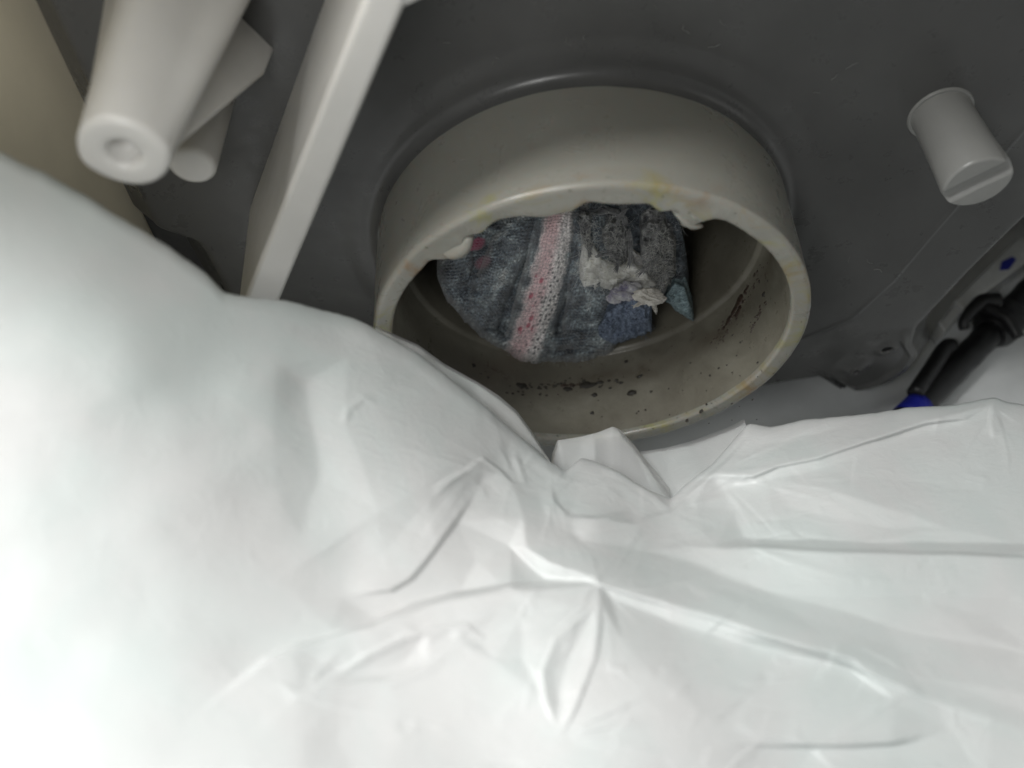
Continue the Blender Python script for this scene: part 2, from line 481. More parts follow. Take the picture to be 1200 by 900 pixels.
for k, (r, y) in enumerate(prof):
    wgt = 0.0
    if lip0 - 1 <= k < len(prof) - 1:
        wgt = {lip0 - 1: 0.35}.get(k, 1.0 if k < lip1 + 1 else 0.55)
        if k == len(prof) - 2: wgt = 0.45
    rr = r - wgt * bump
    rr = rr + 0.06 * fbm(ts * 5 + 40, np.full_like(ts, y * 0.1), 9, 2)
    yb = y - 0.25 * wgt * np.clip(bump, 0, 1) + 0.10 * fbm(ts * 9 + 30, np.full_like(ts, 4.0), 21, 3)
    V.append(np.stack([CX + rr * np.cos(ts), yb, CZ + rr * np.sin(ts)], -1))
spout = obj('drain_spout', np.concatenate(V), grid_faces(len(prof), NS, True), M_spout, tub, label='drain spout with melted looking flash along its upper lip')
# bore
profb = [(36.48, YR + 1.5), (36.45, YR + 5), (36.3, YR + 12), (36.2, YR + 21.5), (35.9, YR + 22.0), (35.3, YR + 22.3), (35.1, YR + 23), (34.9, YR + 30), (34.6, YR + 45), (34.4, YR + 62), (33, YR + 64), (20, YR + 65), (0.3, YR + 65)]
V = [np.stack([CX + r * np.cos(ts), np.full(NS, y), CZ + r * np.sin(ts)], -1) for r, y in profb]
obj('bore', np.concatenate(V), grid_faces(len(profb), NS, True), M_bore, spout)

def bore_hit(px, py, Rb=36.3):
    d = ray(px, py); a = d[0] ** 2 + d[2] ** 2; b = -2 * (d[0] * CX + d[2] * CZ); c = CX * CX + CZ * CZ - Rb * Rb
    q = b * b - 4 * a * c
    if q < 0: return None
    return d * (-b + math.sqrt(q)) / (2 * a)

# curled ribbons of flash hanging on the lip
def flash(pts, rad, flat=0.7):
    P = np.array([on_y(np.array(float(x)), np.array(float(y)), YR + dy) for x, y, dy in pts])
    P = smooth_path(P, 16)
    r = rad * np.sin(np.linspace(0.35, np.pi - 0.35, 16)) ** 0.6
    v, f = sweep(P, r, 10, True, flat)
    obj('moulding_flash', v, f, M_spout, spout)
flash([(550, 274, 1.2), (543, 286, 1.0), (532, 293, 0.8), (519, 292, 1.2)], 2.0)
flash([(788, 244, 0.9), (798, 254, 0.4), (809, 264, 0.3), (822, 264, 0.9)], 0.9)
flash([(806, 247, 0.5), (814, 255, 0.3), (824, 258, 0.9)], 0.6)

# grime specks on the bore
def speck(P, nrm, t1, sz, el, seed):
    t2 = np.cross(nrm, t1)
    n = 9; r_ = np.random.default_rng(seed)
    a = np.linspace(0, 2 * np.pi, n, endpoint=False)
    rr = sz * (0.6 + 0.6 * r_.random(n))
    ring = P + (rr * np.cos(a) * el)[:, None] * t1 + (rr * np.sin(a))[:, None] * t2 + nrm * 0.01
    ring2 = P + (rr * 0.6 * np.cos(a) * el)[:, None] * t1 + (rr * 0.6 * np.sin(a))[:, None] * t2 + nrm * (0.12 + 0.3 * sz * r_.random())
    v = np.vstack([ring, ring2, (P + nrm * (0.15 + 0.3 * sz))[None]])
    f = grid_faces(2, n, True) + [[n + i, n + (i + 1) % n, 2 * n] for i in range(n)]
    return v, f
def specks(spec, name, mat):
    parts = []
    for k, (x, y, sz, el) in enumerate(spec):
        P = bore_hit(x, y)
        if P is None or P[1] > YR + 21: continue
        nrm = np.array([CX - P[0], 0, CZ - P[2]]); nrm /= np.linalg.norm(nrm)
        t1 = np.cross(nrm, [0, 1, 0])
        parts.append(speck(P, nrm, t1, sz, el, k))
    v, f = join(parts)
    return obj(name, v, f, mat, spout, kind='stuff')
sp = [(740, 461, 0.95, 1.2), (694, 484, 0.5, 1), (555, 428, 0.7, 1), (572, 442, 0.4, 1), (612, 452, 0.9, 1.6), (633, 462, 0.4, 1), (665, 456, 0.7, 1.8), (690, 451, 1.0, 2.6),
      (703, 448, 0.6, 1.6), (722, 446, 0.4, 1.4), (697, 463, 0.6, 1.4), (763, 459, 0.4, 1), (734, 424, 0.6, 1), (750, 441, 0.5, 1.6), (805, 493, 0.4, 1), (822, 482, 0.5, 1.2), (828, 474, 0.3, 1), (832, 440, 0.3, 1),
      (835, 282, 0.5, 1), (826, 315, 0.5, 1), (838, 308, 0.4, 1), (872, 292, 0.4, 1), (890, 330, 0.4, 1), (895, 345, 0.6, 1.3)]
r_ = np.random.default_rng(3)
for k in range(130):
    x, y = r_.uniform(560, 900), r_.uniform(300, 500)
    sp.append((x, y, 0.10 + 0.16 * r_.random() ** 2, 1 + r_.random()))
for k in range(60):
    u = r_.random(); sp.append((600 + 130 * u + r_.normal(0, 6), 456 - 8 * u + r_.normal(0, 4), 0.12 + 0.25 * r_.random(), 1.5))
specks(sp, 'grime', M_grime)
sk = []
for k in range(90):
    u = r_.random(); sk.append((838 + 58 * u + r_.normal(0, 3.0), 404 - 92 * u + r_.normal(0, 4.0), 0.10 + 0.22 * r_.random() ** 2, 1.0 + 1.5 * r_.random()))
for k in range(26):
    u = r_.random(); sk.append((880 + 16 * u + r_.normal(0, 1.5), 388 - 34 * u + r_.normal(0, 2), 0.12 + 0.2 * r_.random(), 1.2))
specks(sk, 'dirt_flecks', M_rust)
def slime(pts, rmax, seed):
    q_ = np.random.default_rng(seed)
    P = [bore_hit(x, y, 36.45) for x, y in pts]
    P = smooth_path(np.array([p for p in P if p is not None]), 60)
    tt = np.linspace(0, 1, 60)
    r = rmax * (0.35 + 0.65 * np.abs(fbm(tt * 9 + seed, tt * 0, seed, 3)) * 1.6) * np.sin(np.pi * np.clip(tt, 0.03, 0.97)) ** 0.5
    P = P + np.stack([0.25 * fbm(tt * 7, tt * 0 + 1, seed + 3, 2)] * 3, 1)
    v, f = sweep(P, r, 10)
    ax = np.array([CX, 0, CZ]); d_ = v - ax; d_[:, 1] = 0; R_ = np.linalg.norm(d_, axis=1)
    k_ = (36.45 + (R_ - 36.45) * 0.45) / R_                     # pressed flat on the wall
    v[:, 0] = CX + d_[:, 0] * k_; v[:, 2] = CZ + d_[:, 2] * k_
    obj('slime_streak', v, f, M_rust, spout)
slime([(834, 404), (848, 386), (862, 362), (876, 338), (890, 312)], 1.1, 2)
slime([(846, 398), (858, 380), (872, 352), (884, 332)], 0.7, 5)
slime([(878, 390), (887, 372), (895, 352)], 0.45, 8)
slime([(640, 452), (676, 452), (705, 447)], 0.6, 11)

# long rib at the left and the rib crossing it above
def prism(front, back, mat, name, parent, bev=0.5, label=None):
    """front/back: matching rings of points (mm); closed solid with a bevel modifier"""
    f = np.array(front, float); b = np.array(back, float); n = len(f)
    v = np.vstack([f, b])
    F = [list(range(n)), list(range(2 * n - 1, n - 1, -1))] + [[i, n + i, n + (i + 1) % n, (i + 1) % n] for i in range(n)]
    o = obj(name, v, F, mat, parent, label=label)
    md = o.modifiers.new('bevel', 'BEVEL'); md.width = bev * MM; md.segments = 4; md.limit_method = 'ANGLE'
    o.modifiers.new('wn', 'WEIGHTED_NORMAL')
    return o
def ext(p, q, t): return p + (q - p) * t
YF = 95.0
A0 = on_y(np.array(426.), np.array(0.), YF); A1 = on_y(np.array(470.), np.array(17.), YF)
B1 = on_y(np.array(328.), np.array(352.), YF); B0 = on_y(np.array(288.), np.array(347.), YF)
T0 = ext(B0, A0, 1.75); T1 = ext(B1, A1, 1.75); L0 = ext(A0, B0, 1.12); L1 = ext(A1, B1, 1.12)
Y2 = YP + 0.6
bk = lambda p, s=0.0: np.array([p[0] + s, Y2, p[2]])
prism([L0, L1, T1, T0], [bk(L0, -1.2), bk(L1, 1.0), bk(T1, 1.0), bk(T0, -1.2)], M_boss, 'rib', tub, 0.9, 'pale rib with a bright front edge')
X0 = on_y(np.array(468.), np.array(12.), YF + 0.7); X1 = on_y(np.array(640.), np.array(-70.), YF + 0.7)
X2 = on_y(np.array(600.), np.array(-95.), YF + 0.7); X3 = on_y(np.array(440.), np.array(-18.), YF + 0.7)
prism([X0, X1, X2, X3], [bk(X0), bk(X1), bk(X2), bk(X3)], M_boss, 'cross_rib', tub, 0.6)

# screw boss: tapered ribbed post with a hole in its tip
YB = 83.0
tipc = on_y(np.array(144.), np.array(181.), YB)
def boss(cx, cz, y0, y1, r0, r1, mat, name, parent, hole=1.9, fins=True, n=144, lean=0.0):
    a = np.linspace(-np.pi, np.pi, n, endpoint=False)
    V = []
    def ring(y, r, fin):
        rr = np.full(n, float(r))
        if fins:
            for fa, w, h in ((math.radians(195), 0.40, 1.15), (math.radians(5), 0.34, 0.9), (math.radians(-80), 0.5, 0.25), (math.radians(92), 0.5, 0.5)):
                rr = rr + h * fin * np.exp(-(dth(a, fa) / w) ** 2)
        V.append(np.stack([cx + lean * (y - y0) / (y1 - y0) + rr * np.cos(a), np.full(n, y), cz + rr * np.sin(a)], -1))
    for t in np.linspace(1, 0, 24): ring(y0 + 1.0 + (y1 - y0 - 1) * t, r0 + (r1 - r0) * t, 0.35 + 3.8 * t)
    for b in np.linspace(0, np.pi / 2, 6)[1:]: ring(y0 + 1.0 - math.sin(b), r0 - 1.0 + math.cos(b), 0.35)
    if hole:
        ring(y0, hole + 1.0, 0.1); ring(y0 + 0.1, hole + 0.4, 0); ring(y0 + 0.5, hole, 0); ring(y0 + 5, hole * 0.9, 0); ring(y0 + 5, 0.05, 0)
    else:
        ring(y0 + 0.0, 0.05, 0)
    return obj(name, np.concatenate(V), grid_faces(len(V), n, True), mat, parent)
bo = boss(tipc[0], tipc[2], YB, YP + 1, 5.3, 8.0, M_boss, 'screw_boss', tub, lean=1.3)
# gusset web running from the tip down to the wall
gx, gz = tipc[0], tipc[2]
g2 = on_y(np.array(302.), np.array(96.), 114.0)
gd = np.array([g2[0] - gx, g2[2] - gz]); gl = np.linalg.norm(gd); gd /= gl; gn = np.array([-gd[1], gd[0]]) * 1.5
def gp(t, y, sgn): return (gx + gd[0] * t + sgn * gn[0], y, gz + gd[1] * t + sgn * gn[1])
prism([gp(2, 86, 1), gp(5.6, 88.5, 1), gp(gl, 115, 1), gp(gl + 1.0, YP + 0.6, 1), gp(2, YP + 0.6, 1)],
      [gp(2, 86, -1), gp(5.6, 88.5, -1), gp(gl, 115, -1), gp(gl + 1.0, YP + 0.6, -1), gp(2, YP + 0.6, -1)], M_boss, 'gusset', bo, 0.6)
pg = on_y(np.array(226.), np.array(188.), 106.0)
boss(pg[0], pg[2], 104.5, YP + 1, 3.7, 4.2, M_boss, 'peg', tub, hole=0, fins=False, n=64)

# slotted post at the right
pc = on_y(np.array(1146.), np.array(214.), 105.0)
rp = 5.5
u0 = on_y(np.array(1112.), np.array(224.), 105.0); u1 = on_y(np.array(1182.), np.array(190.), 105.0)
sd = np.array([u1[0] - u0[0], u1[2] - u0[2]]); sd /= np.linalg.norm(sd); sn = np.array([-sd[1], sd[0]])
off0 = (np.array([u0[0], u0[2]]) - np.array([pc[0], pc[2]])) @ sn
na, nr = 160, 46
a = np.linspace(-np.pi, np.pi, na, endpoint=False)
V = []
def post_ring(r, y):
    k_ = float(np.clip((np.mean(y) - 105.0) / (YP - 105.0), 0, 1))
    r = r * (1 - 0.17 * k_)
    V.append(np.stack([pc[0] - 1.5 * k_ + r * np.cos(a), np.full(na, float(y)) if np.isscalar(y) else y, pc[2] + 0.5 * k_ + r * np.sin(a)], -1))
post_ring(rp + 1.2, YP + 0.6); post_ring(rp + 1.05, YP - 0.2); post_ring(rp + 0.9, YP - 0.45); post_ring(rp + 0.6, YP - 0.5); post_ring(rp + 0.35, YP - 0.45); post_ring(rp + 0.25, YP - 1.3)
post_ring(rp + 0.2, YP - 3); post_ring(rp, 112)
def endface(r):
    x = r * np.cos(a); z = r * np.sin(a); dd = x * sn[0] + z * sn[1] - off0
    # raised crescent above the slot, slot, lower face
    return 105.0 - 0.35 * ss(0.6, 0.85, dd) + 0.9 * ss(0.8, 0.55, dd) * ss(-3.1, -1.9, dd)
post_ring(rp, endface(rp) + 0.5); post_ring(rp - 0.1, endface(rp) + 0.2); post_ring(rp - 0.35, endface(rp - 0.35))
for r in np.linspace(rp - 0.5, 0.03, nr): post_ring(r, endface(r))
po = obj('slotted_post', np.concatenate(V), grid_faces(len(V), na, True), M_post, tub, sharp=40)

parts = []; rd_ = np.random.default_rng(12)
for k in range(18):
    x, y = (rd_.uniform(920, 1060), rd_.uniform(60, 330)) if k % 2 else (rd_.uniform(470, 900), rd_.uniform(5, 80))
    p = on_y(np.array(x), np.array(y), YP - 0.25); a_ = rd_.uniform(0, 6.3); L = rd_.uniform(0.5, 2.6); path_ = [p]
    for q in range(7):
        a_ += rd_.normal(0, 0.45); path_.append(path_[-1] + np.array([math.cos(a_), rd_.normal(0, 0.05), math.sin(a_)]) * L / 7)
    parts.append(sweep(np.array(path_), 0.025 + 0.04 * rd_.random(), 4))
v, f = join(parts)
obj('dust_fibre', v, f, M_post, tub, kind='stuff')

# ------------------------------------------------------------------ cabinet
cab = empty('machine_cabinet', (-70, 60, -206), 'beige painted side panel of the machine cabinet, left of the screw boss', 'cabinet')
def slab(x0, x1, y0, y1, z0, z1, mat, name, parent, bev=0.8, **kw):
    f = [(x0, y0, z0), (x1, y0, z0), (x1, y0, z1), (x0, y0, z1)]
    b = [(x0, y1, z0), (x1, y1, z0), (x1, y1, z1), (x0, y1, z1)]
    return prism(f, b, mat, name, parent, bev)
slab(-72, -70, 64, 134, -205.5, 8, M_beige, 'side_panel', cab)
slab(-72, 170, 86, 200, 10.5, 13, M_beige, 'top_panel', cab)
slab(-75, 190, 196, 198, -205.5, 10, M_dark, 'rear_panel', cab)
slab(168, 170, 40, 195, -205.5, 10, M_floor, 'far_panel', cab)

slab(-69.5, -40, 127, 135, -205.5, -110, M_dark, 'gap_shade_slab', tub)  # added dark slab, stands in for the shaded gap below the wall edge

# floor
g = np.array([(-600, -600, -206), (600, -600, -206), (600, 600, -206), (-600, 600, -206)], float)
obj('floor', g, [[0, 1, 2, 3]], M_floor, None, kind='structure')

# ------------------------------------------------------------------ cable along the tub's lower right edge
cb = empty('cable', (130, 125, -206), 'black cable conduit with blue tape beside the tub edge', 'cable')
def zpath(pts, n): return smooth_path(np.array([on_z(np.array(float(x)), np.array(float(y)), z) for x, y, z in pts]), n)
path = zpath([(1010, 540, -199), (1075, 478, -199), (1118, 434, -199), (1160, 390, -198.5), (1200, 348, -198), (1290, 250, -198)], 60)
v, f = sweep(path, 3.7 + 0.10 * np.sin(np.arange(60) * 1.7), 20)
obj('conduit', v, f, M_black, cb)
v, f = sweep(zpath([(1072, 462, -196), (1092, 432, -195.5), (1107, 408, -195), (1118, 402, -196)], 20), np.r_[np.full(18, 2.2), 1.8, 1.2], 12)
obj('wire_tail', v, f, M_black, cb)
i0 = int(np.argmin([abs(np.linalg.norm(q - on_z(np.array(1082.), np.array(464.), -199))) for q in path]))
v, f = sweep(path[i0 - 4:i0 + 0], 3.95, 24)
obj('tape', v, f, M_blue, cb, label='blue tape band')
i1 = int(np.argmin([np.linalg.norm(q - on_z(np.array(1168.), np.array(378.), -198.5)) for q in path]))
seg = path[i1 - 2:i1 + 4]
v, f = sweep(seg, [4.6, 6.0, 6.3, 6.2, 6.0, 4.8], 24)
clip = obj('cable_clip', v, f, M_black, cb, sharp=40)
v, f = sweep(zpath([(1170, 352, -192), (1152, 352, -192), (1138, 364, -193), (1128, 378, -195), (1130, 386, -196)], 24), np.linspace(2.6, 1.3, 24), 12, True, 0.8)
obj('hook', v, f, M_black, clip)
v, f = sweep(zpath([(1155, 360, -192.5), (1180, 372, -191), (1194, 396, -193)], 14), 1.6, 10)
obj('band', v, f, M_black, clip)

cn = empty('wire_connector', (150, 150, -206), 'milky plastic connector strip with a blue insert above the black cable', 'connector')
def quad_strip(px, z0, z1):
    top = [on_z(np.array(float(x)), np.array(float(y)), z1) for x, y in px]
    return top, [np.array([p[0], p[1], z0]) for p in top]
t_, b_ = quad_strip([(1118, 352), (1190, 280), (1216, 272), (1224, 292), (1150, 346), (1130, 362)], -205.8, -197)
prism(t_, b_, M_clear, 'housing', cn, 0.7)
t_, b_ = quad_strip([(1174, 306), (1186, 300), (1192, 303), (1183, 315), (1172, 316)], -200, -196.6)
prism(t_, b_, M_blue, 'insert', cn, 0.3, 'blue insert')
t_, b_ = quad_strip([(1100, 378), (1130, 345), (1140, 350), (1108, 388)], -205.8, -199)
prism(t_, b_, M_clear, 'tab', cn, 0.5)

# ------------------------------------------------------------------ sock
def knit_mat():
    m, nt, out = new_mat('wet_grey_knit')
    b = nt.nodes.new('ShaderNodeBsdfPrincipled')
    uv = nt.nodes.new('ShaderNodeUVMap'); uv.uv_map = 'UVMap'
    sep = nt.nodes.new('ShaderNodeSeparateXYZ'); nt.links.new(uv.outputs[0], sep.inputs[0])
    U, Vv = sep.outputs[0], sep.outputs[1]          # px across / along the stripe
    nA = noise(nt, 0.034, 6, 0.68, uv.outputs[0], 0.6)
    nB = noise(nt, 0.16, 3, 0.6, uv.outputs[0])
    wn = nt.nodes.new('ShaderNodeTexWhiteNoise'); wn.noise_dimensions = '2D'
    sc = nt.nodes.new('ShaderNodeVectorMath'); sc.operation = 'MULTIPLY'; sc.inputs[1].default_value = (1 / 2.5, 1 / 2.2, 0)
    fl = nt.nodes.new('ShaderNodeVectorMath'); fl.operation = 'FLOOR'
    nt.links.new(uv.outputs[0], sc.inputs[0]); nt.links.new(sc.outputs[0], fl.inputs[0]); nt.links.new(fl.outputs[0], wn.inputs['Vector'])
    base = ramp(nt, nA.outputs[0], [(0.36, (0.022, 0.027, 0.034)), (0.47, (0.10, 0.125, 0.15)), (0.56, (0.26, 0.31, 0.33)), (0.64, (0.52, 0.54, 0.54))]).outputs[0]
    mel = ramp(nt, wn.outputs[0], [(0.0, 0.65), (0.75, 1.0), (0.95, 1.6)])
    mel = mel.outputs[0]
    mm = nt.nodes.new('ShaderNodeMix'); mm.data_type = 'RGBA'; mm.blend_type = 'MULTIPLY'; mm.inputs[0].default_value = 0.85
    nt.links.new(base, mm.inputs[6]); nt.links.new(mel, mm.inputs[7])
    base = mm.outputs[2]
    uj = math_(nt, 'ADD', U, math_(nt, 'MULTIPLY', math_(nt, 'SUBTRACT', nA.outputs[0], 0.5), 26.0))
    a = math_(nt, 'ABSOLUTE', uj)
    st = ramp(nt, math_(nt, 'DIVIDE', a, 30.0), [(0.52, 1.0), (0.68, 0.0)]).outputs[0]
    stripe_c = ramp(nt, wn.outputs[0], [(0.0, (0.62, 0.58, 0.58)), (0.6, (0.82, 0.77, 0.76)), (1.0, (0.90, 0.86, 0.84))]).outputs[0]
    pk = ramp(nt, math_(nt, 'DIVIDE', math_(nt, 'ABSOLUTE', math_(nt, 'ADD', uj, 6.0)), 14.0), [(0.4, 1.0), (1.0, 0.0)]).outputs[0]
    stripe_c = mixc(nt, math_(nt, 'MULTIPLY', pk, 0.75), stripe_c, (0.66, 0.42, 0.44))
    # row of red stitches
    rd = ramp(nt, math_(nt, 'DIVIDE', math_(nt, 'ABSOLUTE', math_(nt, 'ADD', uj, 8.0)), 6.0), [(0.9, 1.0), (1.0, 0.0)]).outputs[0]
    rs = nt.nodes.new('ShaderNodeVectorMath'); rs.operation = 'MULTIPLY'; rs.inputs[1].default_value = (1 / 8.0, 1 / 11.0, 0)
    nt.links.new(uv.outputs[0], rs.inputs[0])
    rv = nt.nodes.new('ShaderNodeTexVoronoi'); rv.inputs['Scale'].default_value = 1.0; rv.inputs['Randomness'].default_value = 0.7
    nt.links.new(rs.outputs[0], rv.inputs['Vector'])
    rr = ramp(nt, rv.outputs['Distance'], [(0.22, 1.0), (0.42, 0.0)]).outputs[0]
    low = ramp(nt, math_(nt, 'DIVIDE', Vv, 200.0), [(0.32, 0.0), (0.5, 1.0)]).outputs[0]
    red = math_(nt, 'MULTIPLY', math_(nt, 'MULTIPLY', rd, rr), math_(nt, 'MULTIPLY', low, 0.85))
    stripe_c = mixc(nt, red, stripe_c, (0.42, 0.05, 0.10))
    nW = noise(nt, 0.09, 2, 0.5, uv.outputs[0])
    ku = math_(nt, 'ADD', math_(nt, 'DIVIDE', U, 4.2), math_(nt, 'MULTIPLY', nW.outputs[0], 2.2))
    fu = math_(nt, 'FRACT', ku)
    kv = math_(nt, 'ADD', math_(nt, 'DIVIDE', Vv, 3.8), math_(nt, 'MULTIPLY', math_(nt, 'ABSOLUTE', math_(nt, 'SUBTRACT', fu, 0.5)), 0.9))
    kv = math_(nt, 'ADD', kv, math_(nt, 'MULTIPLY', nW.outputs[0], 3.0))
    strand = math_(nt, 'MULTIPLY', math_(nt, 'SINE', math_(nt, 'MULTIPLY', fu, math.pi)),
                   math_(nt, 'ADD', 0.55, math_(nt, 'MULTIPLY', math_(nt, 'COSINE', math_(nt, 'MULTIPLY', kv, 2 * math.pi)), 0.45)))
    gap = ramp(nt, math_(nt, 'ADD', strand, math_(nt, 'MULTIPLY', math_(nt, 'SUBTRACT', nB.outputs[0], 0.5), 0.5)), [(0.10, 1.0), (0.34, 0.0)]).outputs[0]
    # open stitches: the dark inside of the knit shows between the loops
    hs = nt.nodes.new('ShaderNodeVectorMath'); hs.operation = 'MULTIPLY'; hs.inputs[1].default_value = (1 / 4.5, 1 / 5.4, 0)
    nt.links.new(uv.outputs[0], hs.inputs[0])
    vo = nt.nodes.new('ShaderNodeTexVoronoi'); vo.inputs['Scale'].default_value = 1.0; vo.inputs['Randomness'].default_value = 0.55
    nt.links.new(hs.outputs[0], vo.inputs['Vector'])
    hole = ramp(nt, vo.outputs['Distance'], [(0.20, 1.0), (0.44, 0.0)]).outputs[0]
    hr = ramp(nt, math_(nt, 'DIVIDE', math_(nt, 'ADD', uj, 14.0), 60.0), [(0.0, 0.25), (0.35, 1.0)]).outputs[0]
    stripe_c = mixc(nt, math_(nt, 'MULTIPLY', math_(nt, 'MULTIPLY', hole, hr), math_(nt, 'ADD', math_(nt, 'MULTIPLY', low, 0.5), 0.4)), stripe_c, (0.05, 0.055, 0.06))
    base = mixc(nt, math_(nt, 'MULTIPLY', hole, 0.45), base, (0.02, 0.024, 0.028))
    c = mixc(nt, st, base, stripe_c)
    c = mixc(nt, math_(nt, 'MULTIPLY', gap, math_(nt, 'SUBTRACT', 0.50, math_(nt, 'MULTIPLY', st, 0.15))), c, (0.035, 0.04, 0.046))
    # pink spot near the left end
    dx = math_(nt, 'DIVIDE', math_(nt, 'ADD', U, 92.0), 11.0); dy = math_(nt, 'DIVIDE', math_(nt, 'SUBTRACT', Vv, 56.0), 9.0)
    dd = math_(nt, 'ADD', math_(nt, 'MULTIPLY', dx, dx), math_(nt, 'MULTIPLY', dy, dy))
    dd = math_(nt, 'ADD', dd, math_(nt, 'MULTIPLY', math_(nt, 'SUBTRACT', nB.outputs[0], 0.5), 1.4))
    c = mixc(nt, ramp(nt, dd, [(0.5, 0.9), (1.1, 0.0)]).outputs[0], c, (0.32, 0.05, 0.11))
    dy2 = math_(nt, 'DIVIDE', math_(nt, 'SUBTRACT', Vv, 78.0), 9.0); dx2 = math_(nt, 'DIVIDE', math_(nt, 'ADD', U, 78.0), 10.0)
    d2 = math_(nt, 'ADD', math_(nt, 'MULTIPLY', dx2, dx2), math_(nt, 'MULTIPLY', dy2, dy2))
    c = mixc(nt, ramp(nt, d2, [(0.3, 0.7), (1.1, 0.0)]).outputs[0], c, (0.34, 0.16, 0.20))
    nt.links.new(c, b.inputs['Base Color'])
    b.inputs['Roughness'].default_value = 0.5
    b.inputs['Sheen Weight'].default_value = 0.25
    nF = noise(nt, 1.1, 3, 0.7, uv.outputs[0])
    bp = nt.nodes.new('ShaderNodeBump'); bp.inputs['Strength'].default_value = 0.5; bp.inputs['Distance'].default_value = 0.0004
    nt.links.new(nF.outputs[0], bp.inputs['Height']); nt.links.new(bp.outputs[0], b.inputs['Normal'])
    nt.links.new(b.outputs[0], out.inputs[0])
    return m
M_knit = knit_mat()

def fibre_mat(name, c0, c1, sc=500, sss=0.0, rough=0.7):
    m, nt, out = new_mat(name)
    b = nt.nodes.new('ShaderNodeBsdfPrincipled')
    geo = nt.nodes.new('ShaderNodeNewGeometry')
    n1 = noise(nt, sc, 5, 0.7, geo.outputs['Position'], 0.8)
    nt.links.new(ramp(nt, n1.outputs[0], [(0.32, c0), (0.68, c1)]).outputs[0], b.inputs['Base Color'])
    b.inputs['Roughness'].default_value = rough
    if sss:
        b.inputs['Subsurface Weight'].default_value = sss; b.inputs['Subsurface Scale'].default_value = 0.003; b.inputs['Subsurface Radius'].default_value = (1, 1, 0.9)
    n2 = noise(nt, sc * 3, 5, 0.75, geo.outputs['Position'], 1.5)
    bp = nt.nodes.new('ShaderNodeBump'); bp.inputs['Strength'].default_value = 0.8; bp.inputs['Distance'].default_value = 0.0006
    nt.links.new(n2.outputs[0], bp.inputs['Height']); nt.links.new(bp.outputs[0], b.inputs['Normal'])
    nt.links.new(b.outputs[0], out.inputs[0])
    return m
M_dknit = fibre_mat('dark_felted_knit', (0.012, 0.015, 0.020), (0.16, 0.19, 0.22), 800)
M_bknit = fibre_mat('blue_knit', (0.012, 0.018, 0.045), (0.34, 0.42, 0.56), 1300)
M_teal = fibre_mat('teal_knit', (0.015, 0.03, 0.04), (0.42, 0.56, 0.60), 1200)
M_lint = fibre_mat('soggy_lint', (0.60, 0.59, 0.54), (0.92, 0.91, 0.86), 420, 0.8, 0.32)
M_lintd = fibre_mat('thin_grey_lint', (0.03, 0.034, 0.038), (0.36, 0.36, 0.355), 340, 0.7, 0.32)
M_cream = fibre_mat('cream_fibre', (0.50, 0.47, 0.41), (0.86, 0.82, 0.75), 900, 0.3)
M_violet = fibre_mat('violet_lint', (0.13, 0.11, 0.22), (0.58, 0.58, 0.57), 520)
M_hair = fibre_mat('grey_fibre', (0.22, 0.23, 0.24), (0.6, 0.6, 0.6), 700)

def patch(top, bot, nx, ny, yfun, thick, uvf=None, disp=None, edge=(18, 14), back=9.0, rag=3.5):
    """cushion-like solid seen through outline top/bottom polylines (photo px); yfun gives the wall depth"""
    top = np.array(top, float); bot = np.array(bot, float)
    x0 = max(top[0, 0], bot[0, 0]); x1 = min(top[-1, 0], bot[-1, 0])
    u = 0.5 - 0.5 * np.cos(np.linspace(0, np.pi, nx)); u = 0.35 * u + 0.65 * np.linspace(0, 1, nx)
    v = 0.5 - 0.5 * np.cos(np.linspace(0, np.pi, ny)); v = 0.35 * v + 0.65 * np.linspace(0, 1, ny)
    x = x0 + (x1 - x0) * u
    ty = np.interp(x, top[:, 0], top[:, 1]); by = np.interp(x, bot[:, 0], bot[:, 1])
    by = by + rag * (1.3 * fbm(x / 13, x * 0 + 3.3, 401, 3) + 0.7 * fbm(x / 4, x * 0 + 1.3, 409, 2)); ty = ty + rag * fbm(x / 13, x * 0 + 7.7, 405, 3)
    X = np.broadcast_to(x, (ny, nx)).copy(); Yp = ty[None] + (by - ty)[None] * v[:, None]
    dx = np.minimum(X - x0, x1 - X); dy = np.minimum(Yp - ty[None], by[None] - Yp)
    e = np.clip(np.minimum(dx / edge[0], dy / edge[1]), 0, 1)
    rnd = np.sqrt(np.maximum(0, 1 - (1 - e) ** 2))
    D = yfun(X, Yp) + thick * (1 - rnd)
    if disp is not None: D = D - disp(X, Yp) * np.clip(e * 2, 0, 1)
    Fp = on_y(X, Yp, D).reshape(-1, 3)
    Bp = Fp + np.array([0, back, 1.0])
    n = nx * ny
    F = grid_faces(ny, nx, flip=True) + grid_faces(ny, nx, base=n)
    loop = [j for j in range(nx)] + [i * nx + nx - 1 for i in range(1, ny)] + [(ny - 1) * nx + j for j in range(nx - 2, -1, -1)] + [i * nx for i in range(ny - 2, 0, -1)]
    for k in range(len(loop)):
        a_, b_ = loop[k], loop[(k + 1) % len(loop)]
        F.append([a_, b_, b_ + n, a_ + n])
    uv = None
    if uvf is not None:
        U_, V_ = uvf(X, Yp); uv = np.stack([U_.ravel(), V_.ravel()], 1); uv = np.vstack([uv, uv])
    return np.vstack([Fp, Bp]), F, uv

